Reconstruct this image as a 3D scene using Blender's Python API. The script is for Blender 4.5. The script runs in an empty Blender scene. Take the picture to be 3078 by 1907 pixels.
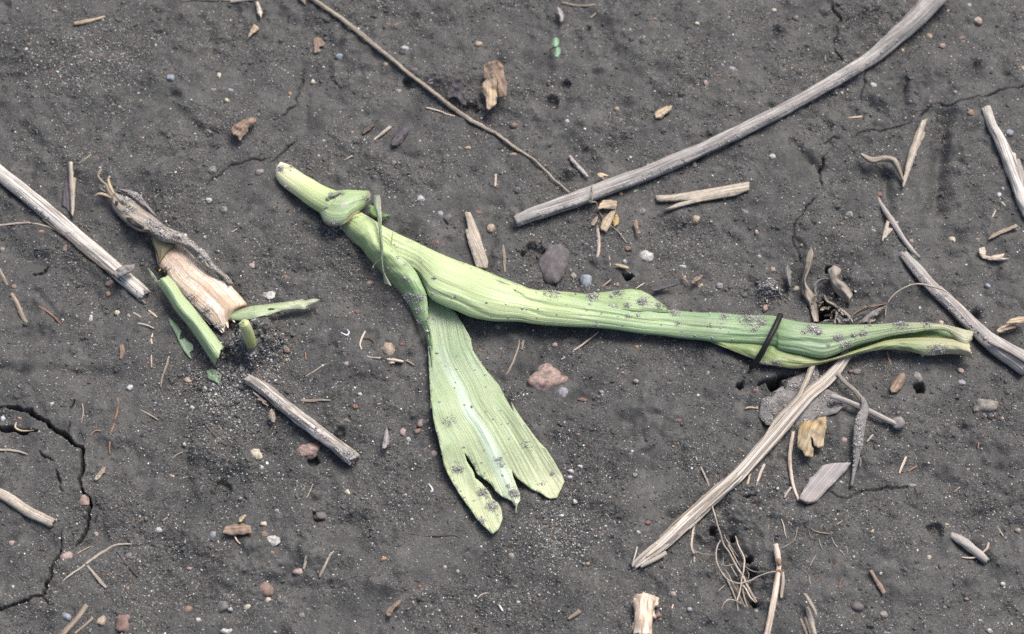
import bpy, bmesh, math, random
import numpy as np
from mathutils import Vector, noise as mnoise
from mathutils.bvhtree import BVHTree
from mathutils.geometry import delaunay_2d_cdt

# ------------------------------------------------------------------ camera, sky, sun, exposure
SC = bpy.context.scene
LENS, SENSOR, DIST, TILT = 50.0, 22.3, 0.67, math.radians(30)
CAM = np.array([0.0, -DIST*math.sin(TILT), DIST*math.cos(TILT)])
cam_d = bpy.data.cameras.new("camera"); cam = bpy.data.objects.new("camera", cam_d)
SC.collection.objects.link(cam); SC.camera = cam
cam.location = CAM; cam.rotation_euler = (TILT, 0, 0)
cam_d.lens = LENS; cam_d.sensor_width = SENSOR; cam_d.clip_start = 0.01; cam_d.clip_end = 50
cam_d.dof.use_dof = True; cam_d.dof.focus_distance = 0.655; cam_d.dof.aperture_fstop = 10
SUN_EL, SUN_AZ = math.radians(58), math.radians(35)      # azimuth from +Y towards +X: light from the upper right
world = bpy.data.worlds.new("World"); SC.world = world; world.use_nodes = True
wn = world.node_tree; bg = wn.nodes['Background']
sky = wn.nodes.new('ShaderNodeTexSky'); sky.sky_type = 'NISHITA'; sky.sun_disc = False
sky.sun_elevation = SUN_EL; sky.sun_rotation = SUN_AZ
sky.air_density = 1.0; sky.dust_density = 5.0; sky.ozone_density = 1.0
wn.links.new(sky.outputs[0], bg.inputs[0]); bg.inputs[1].default_value = 0.088
sun_d = bpy.data.lights.new("sun", 'SUN'); sun_d.energy = 1.7; sun_d.angle = math.radians(30); sun_d.color = (1.0, 0.97, 0.925)
sun = bpy.data.objects.new("sun", sun_d); SC.collection.objects.link(sun)
sun.rotation_euler = Vector((-math.sin(SUN_AZ)*math.cos(SUN_EL), -math.cos(SUN_AZ)*math.cos(SUN_EL), -math.sin(SUN_EL))).to_track_quat('-Z', 'Y').to_euler()
SC.view_settings.view_transform = 'Standard'; SC.view_settings.look = 'None'
SC.view_settings.exposure = 0.90; SC.view_settings.gamma = 1.0
SC.cycles.use_denoising = False

# ------------------------------------------------------------------ photo regions -> pixels of the 3078x1907 photograph
TILES = {'F': (0, 0, 1.26148)}
for c, x0 in enumerate((0, 760, 1520, 2278)):
    TILES['0%d' % c] = (x0, 0, .42328); TILES['1%d' % c] = (x0, 600, .42328); TILES['2%d' % c] = (x0, 1200, .46756)
TILES['a'] = (250, 480, .46296); TILES['b'] = (800, 460, .33076); TILES['c'] = (2150, 700, .33072); TILES['d'] = (2080, 1480, .28249)
def P(t, *v):
    x0, y0, s = TILES[t]
    return [(x0+v[i]*s, y0+v[i+1]*s) for i in range(0, len(v), 2)]
def K(t): return TILES[t][2]

# ------------------------------------------------------------------ noise
def pn(x, y, seed=0):
    x = np.asarray(x, float); y = np.asarray(y, float)
    xi = np.floor(x).astype(np.int64); yi = np.floor(y).astype(np.int64)
    xf = x-xi; yf = y-yi
    def g(ix, iy, dx, dy):
        h = ((ix*374761393 + iy*668265263 + seed*974634777) & 0xffffffff).astype(np.uint32)
        h = (h ^ (h >> np.uint32(13)))*np.uint32(1274126177); h ^= h >> np.uint32(16)
        a = h.astype(np.float64)*(2*math.pi/4294967296.0)
        return np.cos(a)*dx+np.sin(a)*dy
    u = xf*xf*xf*(xf*(xf*6-15)+10); v = yf*yf*yf*(yf*(yf*6-15)+10)
    a = g(xi, yi, xf, yf); b = g(xi+1, yi, xf-1, yf); c = g(xi, yi+1, xf, yf-1); d = g(xi+1, yi+1, xf-1, yf-1)
    return 1.4*((a*(1-u)+b*u)*(1-v)+(c*(1-u)+d*u)*v)
def sstep(a, b, x):
    t = np.clip((x-a)/(b-a), 0, 1); return t*t*(3-2*t)

# ------------------------------------------------------------------ ground height field (metres)
WPX = SENSOR/LENS
STEP = 0.0003
CX = np.arange(-0.18, 0.18+1e-9, STEP); CY = np.arange(-0.118, 0.138+1e-9, STEP)
def skirt(start, sign):
    out, d, p = [], STEP, start
    while abs(p) < 2.5:
        d *= 1.13; p += sign*d; out.append(p)
    return out
GX = np.array(skirt(CX[0], -1)[::-1]+list(CX)+skirt(CX[-1], 1)); GY = np.array(skirt(CY[0], -1)[::-1]+list(CY)+skirt(CY[-1], 1))
I0 = int(np.argmin(abs(GX-CX[0]))); J0 = int(np.argmin(abs(GY-CY[0])))
def rayxy(px, py, z):
    xc = (np.asarray(px, float)/3078-.5)*WPX; yc = -(np.asarray(py, float)-953.5)/3078*WPX
    dy = yc*math.cos(TILT)+math.sin(TILT); dz = yc*math.sin(TILT)-math.cos(TILT)
    t = (z-CAM[2])/dz
    return xc*t, CAM[1]+dy*t, t
def flat(pts):
    a = np.array(pts, float); x, y, _ = rayxy(a[:, 0], a[:, 1], 0.0); return np.stack([x, y], 1)
MPP = 0.67*WPX/3078
mx, my = np.meshgrid(GX, GY)
H = 0.0022*pn(mx/0.055, my/0.055, 1)+0.0017*pn(mx/0.021, my/0.021, 2)+0.0011*pn(mx/0.009, my/0.009, 3)
lump = pn(mx/0.0045, my/0.0045, 4); rg = sstep(-.25, .35, pn(mx/0.03, my/0.03, 5))
H += 0.00070*lump*(.35+.9*rg)
H += 0.00030*np.abs(pn(mx/0.0062, my/0.0062, 7))*-1*(.4+.8*rg)
H += 0.00024*pn(mx/0.0021, my/0.0021, 6)*(.4+.8*rg)
H -= 0.0009*sstep(.25, .8, pn(mx/0.013, my/0.013, 51))*sstep(-.1, .5, pn(mx/0.004, my/0.004, 52))
SAND = [('00',550,450,520,.55),('00',1250,1400,260,.5),('00',1650,900,300,.35),('03',720,130,190,.9),('03',200,520,190,.9),('03',880,400,130,.6),
 ('10',480,350,230,.5),('10',1650,1350,330,1.0),('10',200,330,200,.4),('11',480,330,260,.5),('11',100,1020,190,1.1),('12',1200,330,260,.6),('12',700,220,160,.6),('12',560,620,200,.6),
 ('20',900,800,230,.7),('20',950,950,220,.6),('20',1350,150,300,.7),('20',150,1420,260,.6),('20',900,1450,240,.6),('20',1350,1350,260,.5),
 ('21',700,620,260,.5),('21',1550,1300,240,.7),('21',1250,1250,200,.5),('21',100,150,220,.8),('22',350,880,300,.9),('22',300,430,200,.5),('22',650,480,220,.5),
 ('22',1250,430,110,.8),('22',900,1400,260,.5),('23',800,700,260,.5),('23',850,320,180,.5),('23',1450,750,260,.5),('01',1050,100,260,.4),('02',1400,450,260,.4)]
def sandiness(x, y):
    s = .30+.55*pn(x/0.022, y/0.022, 11)+.45*pn(x/0.007, y/0.007, 12)
    for t, a, b, r, k in SAND:
        (cx, cy), = flat(P(t, a, b)); rr = r*K(t)*MPP
        s = s+k*np.exp(-((x-cx)**2+(y-cy)**2)/(rr*rr))
    return s
SM = sandiness(mx, my)
H += 0.00022*pn(mx/0.0010, my/0.0010, 8)*np.clip(SM, 0, 1.2)
H += 0.00014*pn(mx/0.0007, my/0.0007, 9)*np.clip(SM, .15, 1.2)
def window(x0, x1, y0, y1):
    a, b = np.searchsorted(GX, [x0, x1]); c, d = np.searchsorted(GY, [y0, y1])
    return slice(max(c, 0), d), slice(max(a, 0), b)
rng = np.random.default_rng(7)
def crack(pts, w, depth=None):          # w in photo pixels
    q = flat(pts); w = w*MPP; depth = depth or (min(0.006, 6*w+.001) if w > .0008 else 2.8*w+.0002)
    for _ in range(3):
        mid = (q[1:]+q[:-1])/2; L = np.linalg.norm(q[1:]-q[:-1], axis=1)
        mid = mid+rng.normal(0, 1, mid.shape)*(L*.09)[:, None]
        n = np.empty((len(q)+len(mid), 2)); n[0::2] = q; n[1::2] = mid; q = n
    m = len(q)
    ww = w*(.55+.75*np.abs(pn(np.arange(m)*.19, np.full(m, .5), int(w*1e7) % 97)))*np.minimum(1, .25+np.minimum(np.arange(m), np.arange(m)[::-1])*.12)
    for k in range(m-1):
        a, b = q[k], q[k+1]; R = max(w*2.6, .0012)
        sl = window(min(a[0], b[0])-R, max(a[0], b[0])+R, min(a[1], b[1])-R, max(a[1], b[1])+R)
        X, Y = mx[sl], my[sl]
        if X.size == 0: continue
        ab = b-a; t = np.clip(((X-a[0])*ab[0]+(Y-a[1])*ab[1])/(ab@ab+1e-12), 0, 1)
        d = np.hypot(X-a[0]-t*ab[0], Y-a[1]-t*ab[1]); hw = ww[k]/2
        cut = depth*(1-sstep(hw*.35, hw*1.15+.00014, d))*(1 if w > .0008 else np.clip(.35+1.3*pn(X/.006, Y/.006, 61)+.35, .15, 1))
        CUT[sl] = np.maximum(CUT[sl], cut)
CUT = np.zeros_like(H)
crack(P('20',-40,55,110,65,200,80,265,130,340,190,420,230,470,290,530,315,535,430,535,600), 10.5)
crack(P('20',535,600,580,650,590,690,560,780,540,850,480,930), 9)
crack(P('20',385,950,330,1060,320,1140,280,1240,180,1300,90,1320,-30,1337), 9)
crack(P('20',400,830,380,960), 5); crack(P('20',460,850,455,955), 5)
crack(P('20',-40,185,70,192,130,205,235,208), 17)
crack(P('20',250,335,330,400,370,490,410,605), 7); crack(P('20',480,10,450,110,430,222), 5.5)
crack(P('20',610,640,642,700,605,785), 6); crack(P('20',270,1265,340,1330), 4)
crack(P('01',405,435,350,530,320,620,315,740,205,812), 5)
crack(P('01',310,985,230,1060,125,1135), 6); crack(P('00',1890,1105,1780,1120,1640,1145,1500,1240,1425,1360), 5)
crack(P('01',258,110,243,215), 4.5); crack(P('01',560,540,620,600,710,590), 5)
crack(P('03',505,-20,530,60,595,130,550,180,550,290,560,360,605,412), 6)
crack(P('03',765,505,765,590,732,700,748,850), 4)
crack(P('03',470,1020,540,970,620,985,720,950,810,910,900,910,960,885,1040,865,1110,825,1220,765,1270,735,1340,750,1430,730,1500,715,1580,710,1650,685,1720,655,1820,640,1930,620), 5)
crack(P('03',485,1085,462,1170,442,1245), 8); crack(P('03',442,1245,440,1285,455,1370,400,1420,340,1470)+P('13',335,70,270,160,250,260,258,350,305,450), 5)
crack(P('12',830,540,870,555,910,560), 11); crack(P('13',110,700,150,690,190,660,210,640), 6)
crack(P('13',0,1320,100,1310,150,1275,250,1265), 17, .007); crack(P('22',1060,740,1090,735), 6)
crack(P('22',1530,650,1600,640), 9); crack(P('23',440,600,700,590,900,570,1010,560), 9, .0010)
crack(P('03',1050,540,1040,700), 6, .0012); crack(P('10',230,510,300,500,330,460), 9)
H -= CUT
def bump(pts, r, h, asp=1.0, rot=0.0, rough=0.0, hard=0):
    (x, y), = flat(pts); r = r*MPP; R = r*2.4*max(1, asp)
    sl = window(x-R, x+R, y-R, y+R); X, Y = mx[sl]-x, my[sl]-y
    c, s = math.cos(rot), math.sin(rot)
    u = (X*c+Y*s)/(r*asp); v = (-X*s+Y*c)/r
    d = np.sqrt(u*u+v*v)*(1+.34*pn(X/(r*.8)+7+x*400, Y/(r*.8), 31)+.22*pn(X/(r*.3)+x*900, Y/(r*.3), 32))
    f = (1-sstep(.55, 1.1, d)) if hard else np.exp(-d*d*1.3)
    H[sl] += h*f*(1+rough*pn(X/0.0012, Y/0.0012, 33)+rough*.8*pn(X/0.0026, Y/0.0026, 34))
# holes
bump(P('d', 330, 620), 62, -.0042, 1.5, -1.2, .1); bump(P('d', 560, 1000), 60, -.0036, 1.2, -.8, .1); bump(P('d', 150, 920), 26, -.0022)
for t, a, b, r, h in [('d',612,705,12,.006),('d',225,400,14,.004),('d',440,480,11,.004),('d',660,1190,12,.004),('d',650,840,16,.003),('13',1150,1325,17,.0045),
   ('13',505,500,16,.004),('13',480,800,40,.006),('13',600,690,30,.003),('12',870,560,14,.004),('12',1660,1330,12,.003),('12',200,400,40,.003),('23',1140,840,24,.0022),
   ('21',420,760,20,.0018),('21',385,385,20,.003),('20',1420,560,30,.002),('c',1020,700,34,.005),('13',120,1330,26,.005),('21',560,230,20,.002),('01',1540,770,30,.0028),('01',1120,570,26,.0025),('10',1780,1040,14,.003),('02',330,720,24,.002),('02',430,600,18,.002)]:
    bump(P(t, a, b), r, -h, hard=1)
# clods and mounds
for t, a, b, r, h, asp, rot, rough in [('a',1210,1180,60,.0028,1,0,.3),('a',960,1250,50,.002,1,0,.3),('13',90,650,38,.0042,1.1,0,.2),('02',460,1225,24,.0035,1.1,0,.2),('03',160,195,24,.003,1,0,.1),
   ('01',1350,590,34,.0030,1.3,.3,.2),('22',1580,620,45,.002,1.6,.1,.2),('22',1600,780,70,.0022,1.7,.1,.2),('23',1350,150,24,.003,1,0,.2),('13',660,560,46,.002,1.3,-.5,.1),('03',1560,470,16,.002,1,0,.1),
   ('13',1570,800,18,.003,1,0,.2),('20',1560,400,40,.0025,1,0,.05),('20',1330,350,50,.0022,1,0,.05),('21',560,140,40,.0018,1,0,.05),('21',1090,90,40,.002,1.5,0,.05),('12',330,1260,70,.0012,1,0,.1),
   ('21',680,720,40,.0015,1,0,0),('21',430,950,60,.0020,1,.4,0),('21',540,1150,26,.0018,1,0,0),('21',890,1240,22,.0016,1,0,0),('21',60,960,60,.0022,1,0,.1),('20',1500,1100,70,.0022,1,0,.1),('20',1250,900,60,.002,1,0,.1),('22',560,640,60,.0015,1.4,0,0)]:
    bump(P(t, a, b), r, h, asp, rot, rough)
_r = np.random.default_rng(3)
for _ in range(1500):
    x, y = _r.uniform(-.17, .17), _r.uniform(-.112, .132); q = float(pn(x/.03, y/.03, 71))
    if q < -.15: continue
    r = abs(_r.normal(.0009, .0006))+.0004; sl = window(x-2.2*r, x+2.2*r, y-2.2*r, y+2.2*r); X, Y = mx[sl]-x, my[sl]-y
    H[sl] += r*_r.uniform(.25, .55)*np.exp(-((X*X+Y*Y)/(r*r)*(1+.3*pn(X/r+x*99, Y/r, 72)))**1.4)
for _ in range(260):
    x, y = _r.uniform(-.17, .17), _r.uniform(-.112, .132); r = _r.uniform(.0006, .0018); sl = window(x-2.4*r, x+2.4*r, y-2.4*r, y+2.4*r); X, Y = mx[sl]-x, my[sl]-y
    H[sl] -= r*_r.uniform(.3, .8)*np.exp(-((X*X+Y*Y*_r.uniform(.5, 2))/(r*r)*(1+.4*pn(X/r+x*99, Y/r, 73))))
bump(P('a', 1135, 1225), 66, .0050, 1.15, .3, .30, hard=1); bump(P('a', 1185, 1150), 40, .0022, 1.2, .3, .35, hard=1); bump(P('a', 1020, 1290), 30, .0020, 1.2, .3, .35, hard=1)
# soft grooves pressed into the right side, low ledges
for (ax, ay), (bx, by), w, h in [(P('03',1320,800)[0], P('03',1270,1480)[0], 26, .0035), (P('03',910,1250)[0], P('03',910,1560)[0], 22, .0025), (P('03',1040,560)[0], P('03',1040,720)[0], 12, .001),
   (P('20',1180,250)[0], P('20',1170,750)[0], 26, .0016), (P('03',250,1010)[0], P('03',420,1200)[0], 14, .0018), (P('10',-50,1210)[0], P('10',800,1230)[0], 20, .0012), (P('22',1060,740)[0], P('22',1400,690)[0], 18, .002),
   (P('01',390,660)[0], P('01',380,900)[0], 10, .0005), (P('10',-20,300)[0], P('10',820,760)[0], 40, .0014)]:
    a, b = flat([(ax, ay), (bx, by)]); w = w*MPP; R = w*3
    sl = window(min(a[0], b[0])-R, max(a[0], b[0])+R, min(a[1], b[1])-R, max(a[1], b[1])+R); X, Y = mx[sl], my[sl]
    ab = b-a; t = np.clip(((X-a[0])*ab[0]+(Y-a[1])*ab[1])/(ab@ab), 0, 1)
    d = np.hypot(X-a[0]-t*ab[0], Y-a[1]-t*ab[1])/w*(1+.3*pn(X/.004, Y/.004, 41)); H[sl] -= h*np.exp(-d*d)
HC = H[J0:J0+len(CY), I0:I0+len(CX)]
def blur(A, r):
    for ax in (0, 1):
        p = np.pad(A, [(r+1, r) if k == ax else (0, 0) for k in (0, 1)], mode='edge'); c = np.cumsum(p, axis=ax)
        A = (np.take(c, range(2*r+1, c.shape[ax]), axis=ax)-np.take(c, range(0, c.shape[ax]-2*r-1), axis=ax))/(2*r+1)
    return A
HB = blur(HC+CUT[J0:J0+len(CY), I0:I0+len(CX)], 10); HB = blur(HB, 6)
def samp(A, x, y):
    fx = np.clip((np.asarray(x, float)-CX[0])/STEP, 0, len(CX)-1.001); fy = np.clip((np.asarray(y, float)-CY[0])/STEP, 0, len(CY)-1.001)
    i = fx.astype(int); j = fy.astype(int); u = fx-i; v = fy-j
    return (A[j, i]*(1-u)+A[j, i+1]*u)*(1-v)+(A[j+1, i]*(1-u)+A[j+1, i+1]*u)*v
def at(px, py, h=0.0, A=None):
    A = HB if A is None else A; z = np.asarray(h, float)+0*np.asarray(px, float)
    for _ in range(5):
        x, y, t = rayxy(px, py, z); z = samp(A, x, y)+h
    return np.stack([x, y, z], -1), t*WPX/3078        # point, metres per photo pixel there

# ------------------------------------------------------------------ materials
def newmat(name):
    m = bpy.data.materials.new(name); m.use_nodes = True; nt = m.node_tree; nt.nodes.clear()
    o = nt.nodes.new('ShaderNodeOutputMaterial'); b = nt.nodes.new('ShaderNodeBsdfPrincipled'); nt.links.new(b.outputs[0], o.inputs[0])
    return m, nt, b
def nd(nt, typ, ins=None, **pr):
    n = nt.nodes.new('ShaderNode'+typ)
    for k, v in pr.items(): setattr(n, k, v)
    for k, v in (ins or {}).items():
        s = n.inputs[k]
        if hasattr(v, 'links') or isinstance(v, bpy.types.NodeSocket): nt.links.new(v, s)
        else:
            if s.type == 'RGBA' and len(v) == 3: v = (*v, 1)
            s.default_value = v
    return n
def ramp(nt, fac, stops, interp='LINEAR'):
    r = nt.nodes.new('ShaderNodeValToRGB'); r.color_ramp.interpolation = interp; e = r.color_ramp.elements
    while len(e) < len(stops): e.new(.5)
    for el, (p, c) in zip(e, stops):
        el.position = p; el.color = (c, c, c, 1) if isinstance(c, (int, float)) else (*c, 1)
    nt.links.new(fac, r.inputs[0]); return r.outputs[0]
def mix(nt, fac, a, b, mode='MIX'):
    n = nt.nodes.new('ShaderNodeMix'); n.data_type = 'RGBA'; n.blend_type = mode
    for k, v in ((0, fac), (6, a), (7, b)):
        if isinstance(v, bpy.types.NodeSocket): nt.links.new(v, n.inputs[k])
        else: n.inputs[k].default_value = v if k == 0 else (*v, 1)
    return n.outputs[2]
def coords(nt, kind='Object'):
    return nt.nodes.new('ShaderNodeTexCoord').outputs[kind]
def uvn(nt, layer):
    n = nt.nodes.new('ShaderNodeUVMap'); n.uv_map = layer; return n.outputs[0]
def noise(nt, vec, scale, detail=3, rough=.6, sc=(1, 1, 1), loc=(0, 0, 0), dist=0):
    if sc != (1, 1, 1) or loc != (0, 0, 0):
        vec = nd(nt, 'Mapping', {'Vector': vec, 'Scale': sc, 'Location': loc}).outputs[0]
    return nd(nt, 'TexNoise', {'Vector': vec, 'Scale': scale, 'Detail': detail, 'Roughness': rough, 'Distortion': dist}).outputs[0]
def bumpn(nt, h, dist, strength=1.0, normal=None):
    ins = {'Height': h, 'Distance': dist, 'Strength': strength}
    if normal is not None: ins['Normal'] = normal
    return nd(nt, 'Bump', ins).outputs[0]
def geo(nt, out): return nt.nodes.new('ShaderNodeNewGeometry').outputs[out]

def soil_material(name='soil', base=1.0):
    m, nt, b = newmat(name); P3 = geo(nt, 'Position')
    big = noise(nt, P3, 45, 4, .6); mid = noise(nt, P3, 260, 4, .65); fine = noise(nt, P3, 1500, 3, .7); micro = noise(nt, P3, 3800, 2, .7)
    col = ramp(nt, mid, [(.28, (.0355*base, .0355*base, .0345*base)), (.5, (.055*base, .0545*base, .0525*base)), (.72, (.082*base, .080*base, .0745*base))])
    col = mix(nt, ramp(nt, big, [(.45, 0.0), (.68, .55)]), col, (.072*base, .072*base, .068*base))
    col = mix(nt, ramp(nt, noise(nt, P3, 30, 3, .6, loc=(4, 9, 2)), [(.36, .75), (.50, 0.0)]), col, (.031*base, .032*base, .032*base))
    col = mix(nt, ramp(nt, noise(nt, P3, 75, 4, .65, loc=(1, 4, 8), dist=.6), [(.52, 0.0), (.66, .45)]), col, (.088*base, .086*base, .080*base))
    sand = nt.nodes.new('ShaderNodeAttribute'); sand.attribute_name = 'sand'
    sp = nd(nt, 'Math', {0: ramp(nt, fine, [(.47, 0.0), (.62, 1.0)]), 1: sand.outputs['Fac']}, operation='MULTIPLY').outputs[0]
    col = mix(nt, nd(nt, 'Math', {0: sp, 1: .8}, operation='MULTIPLY').outputs[0], col, (.17*base, .16*base, .15*base))
    col = mix(nt, ramp(nt, micro, [(.58, 0.0), (.68, .7)]), col, (.26*base, .255*base, .25*base))
    col = mix(nt, ramp(nt, noise(nt, P3, 2600, 2, .6, loc=(5, 3, 1)), [(.32, .75), (.44, 0.0)]), col, (.020, .019, .02))
    nt.links.new(col, b.inputs['Base Color'])
    nt.links.new(ramp(nt, noise(nt, P3, 120, 3, .6, loc=(2, 7, 3)), [(.35, .52), (.65, .85)]), b.inputs['Roughness'])
    b.inputs['Specular IOR Level'].default_value = .42
    bs = ramp(nt, sand.outputs['Fac'], [(.15, .30), (.9, 1.0)]); n1 = bumpn(nt, noise(nt, P3, 700, 5, .75), .0009, bs); n2 = bumpn(nt, fine, .0004, bs, n1)
    nt.links.new(n2, b.inputs['Normal']); return m

def fibre(name, dark, mid, light, across=2200, along=110, lo=.30, hi=.68, stain=None, stain_amt=.5, stain_scale=160, rough=.75, ends=None, grey=None, streak=.75, sdark=None):
    """dead plant fibre: streaks along the piece, stains with a shape of their own"""
    m, nt, b = newmat(name); uv = uvn(nt, 'UVMap'); ob = geo(nt, 'Position')
    n1 = noise(nt, uv, 1, 5, .62, sc=(along, across, 1)); n2 = noise(nt, uv, 1, 3, .6, sc=(along*.35, across*.4, 1), loc=(3, 9, 0))
    s = nd(nt, 'Math', {0: n1, 1: .62}, operation='MULTIPLY').outputs[0]; s = nd(nt, 'Math', {0: n2, 1: .38, 2: s}, operation='MULTIPLY_ADD').outputs[0]
    col = ramp(nt, s, [(lo, dark), ((lo+hi)/2, mid), (hi, light)])
    if stain: col = mix(nt, ramp(nt, noise(nt, ob, stain_scale, 4, .65), [(.48, 0.0), (.66, stain_amt)]), col, stain)
    if grey: col = mix(nt, ramp(nt, noise(nt, ob, 900, 3, .7, loc=(1, 2, 3)), [(.52, 0.0), (.68, .75)]), col, grey)
    if streak:
        n3 = noise(nt, uv, 1, 3, .55, sc=(along*.45, across*1.7, 1), loc=(7, 1, 0))
        col = mix(nt, ramp(nt, n3, [(.36, streak), (.47, 0.0)]), col, sdark or tuple(q*.8 for q in dark))
        n4 = noise(nt, uv, 1, 2, .55, sc=(along*.35, across*2.2, 1), loc=(2, 8, 0))
        col = mix(nt, ramp(nt, n4, [(.56, 0.0), (.68, streak*.6)]), col, tuple(min(.88, q*1.12) for q in light))
    if ends:
        u = nd(nt, 'SeparateXYZ', {0: uvn(nt, 'UVN')}).outputs[0]
        col = mix(nt, ramp(nt, u, ends[1]), col, ends[0])
    nt.links.new(col, b.inputs['Base Color']); b.inputs['Roughness'].default_value = rough; b.inputs['Specular IOR Level'].default_value = .3
    nt.links.new(bumpn(nt, s, .0005, .9), b.inputs['Normal']); return m

def leafmat(name, stops, vein=.28, across=1900, dirt=.35, edge=None, midrib=None, spots=None, yellow=.35, rough=.5, gain=((.84, .90, .78), (.60, .71, .62)), split=.42, film=None, dull=.12):
    """living maize tissue: colour changes along the blade (UVN.x), fine parallel veins, dry margins, clinging dirt"""
    def mute(c, k=.20):
        l = .3*c[0]+.6*c[1]+.1*c[2]; return (c[0]*(1-k)+l*k, (c[1]*(1-k)+l*k)*.97, c[2]*(1-k)+l*k)
    def gn(q): k = max(0, min(1, (q-split+.12)/.24)); return [gain[0][i]*(1-k)+gain[1][i]*k for i in range(3)]
    stops = [(q, tuple(mute(c, dull)[i]*gn(q)[i] for i in range(3))) for q, c in stops]
    m, nt, b = newmat(name); uv = uvn(nt, 'UVMap'); un = nd(nt, 'SeparateXYZ', {0: uvn(nt, 'UVN')}); ob = geo(nt, 'Position')
    w = nd(nt, 'Math', {0: noise(nt, ob, 90, 2, .5), 1: .14, 2: un.outputs[0]}, operation='MULTIPLY_ADD').outputs[0]
    w = nd(nt, 'Math', {0: w, 1: .07}, operation='SUBTRACT').outputs[0]
    col = ramp(nt, w, stops)
    v1 = noise(nt, uv, 1, 3, .55, sc=(30, across, 1)); v2 = noise(nt, uv, 1, 2, .5, sc=(14, across*.28, 1), loc=(4, 2, 0))
    col = mix(nt, ramp(nt, v1, [(.32, vein*.8), (.5, 0.0)]), col, (.20, .31, .15), 'MIX')
    col = mix(nt, ramp(nt, v1, [(.52, 0.0), (.7, vein*.8)]), col, (.44, .58, .34), 'MIX')
    col = mix(nt, ramp(nt, v2, [(.50, 0.0), (.66, yellow*.75)]), col, (.42, .50, .24))
    col = mix(nt, ramp(nt, v2, [(.34, yellow*1.1), (.48, 0.0)]), col, (.20, .33, .16))
    if midrib:
        d = nd(nt, 'Math', {0: nd(nt, 'Math', {0: un.outputs[1], 1: .5}, operation='SUBTRACT').outputs[0]}, operation='ABSOLUTE').outputs[0]
        f = nd(nt, 'Math', {0: ramp(nt, d, [(0.0, 1.0), (.022, .8), (.075, 0.0)]), 1: ramp(nt, un.outputs[0], midrib)}, operation='MULTIPLY').outputs[0]
        col = mix(nt, f, col, (.50, .62, .51))
    if edge:
        d = nd(nt, 'Math', {0: nd(nt, 'Math', {0: un.outputs[1], 1: .5}, operation='SUBTRACT').outputs[0]}, operation='ABSOLUTE').outputs[0]
        col = mix(nt, ramp(nt, d, [(edge[1], 0.0), (min(.5, edge[1]+.03), edge[2])]), col, edge[0])
    if spots: col = mix(nt, ramp(nt, noise(nt, ob, 230, 4, .6, loc=(8, 1, 4)), [(.55, 0.0), (.68, spots[1])]), col, spots[0])
    dn = noise(nt, ob, 420, 5, .75, loc=(1, 5, 2)); dn2 = noise(nt, ob, 70, 2, .5, loc=(6, 6, 1))
    dm = nd(nt, 'Math', {0: ramp(nt, dn, [(.50, 0.0), (.66, .8)]), 1: ramp(nt, dn2, [(.50, 0.0), (.66, dirt*1.3)])}, operation='MULTIPLY').outputs[0]
    col = mix(nt, dm, col, (.27, .25, .23))
    if film:
        d = nd(nt, 'Math', {0: nd(nt, 'Math', {0: un.outputs[1], 1: film[0]}, operation='SUBTRACT').outputs[0]}, operation='ABSOLUTE').outputs[0]
        fm = nd(nt, 'Math', {0: ramp(nt, d, [(0.0, 1.0), (film[1], 0.0)]), 1: ramp(nt, noise(nt, ob, 150, 5, .72, loc=(3, 1, 7)), [(.40, 0.0), (.60, film[2])])}, operation='MULTIPLY').outputs[0]
        col = mix(nt, fm, col, (.24, .22, .20))
    nt.links.new(col, b.inputs['Base Color']); b.inputs['Roughness'].default_value = rough-.06; b.inputs['Specular IOR Level'].default_value = .45
    b.inputs['Subsurface Weight'].default_value = .12; b.inputs['Subsurface Radius'].default_value = (.001, .0014, .0005); b.inputs['Subsurface Scale'].default_value = .6
    n1 = bumpn(nt, v1, .00035, .8); n2 = bumpn(nt, v2, .0006, .6, n1); nt.links.new(n2, b.inputs['Normal']); return m

def stone(name, c1, c2, c3=None, scale=500, rough=.6, spec=.4):
    m, nt, b = newmat(name); ob = coords(nt)
    n = noise(nt, ob, scale, 5, .65)
    col = ramp(nt, n, [(.35, c1), (.62, c2)])
    if c3: col = mix(nt, ramp(nt, noise(nt, ob, scale*1.7, 4, .7, loc=(3, 3, 3)), [(.5, 0.0), (.62, .85)]), col, c3)
    l = tuple(.5*(c1[i]+c2[i]) for i in range(3)); dust = ramp(nt, noise(nt, ob, 1400, 4, .75, loc=(4, 4, 4)), [(.44, 0.0), (.60, .75)])
    col = mix(nt, dust, col, tuple(.35*q+.065 for q in l)); col = mix(nt, ramp(nt, noise(nt, ob, 260, 3, .6, loc=(9, 2, 4)), [(.50, 0.0), (.64, .6)]), col, (.10, .094, .09))
    nt.links.new(col, b.inputs['Base Color']); b.inputs['Roughness'].default_value = min(.9, rough+.12); b.inputs['Specular IOR Level'].default_value = spec
    nt.links.new(bumpn(nt, noise(nt, ob, scale*2.5, 4, .7), .0003, .8), b.inputs['Normal']); return m
def grains_material(name, stops, rough=.4):
    m, nt, b = newmat(name)
    col = ramp(nt, geo(nt, 'Random Per Island'), stops, 'CONSTANT')
    nt.links.new(col, b.inputs['Base Color']); b.inputs['Roughness'].default_value = rough; b.inputs['Specular IOR Level'].default_value = .5
    return m

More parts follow.
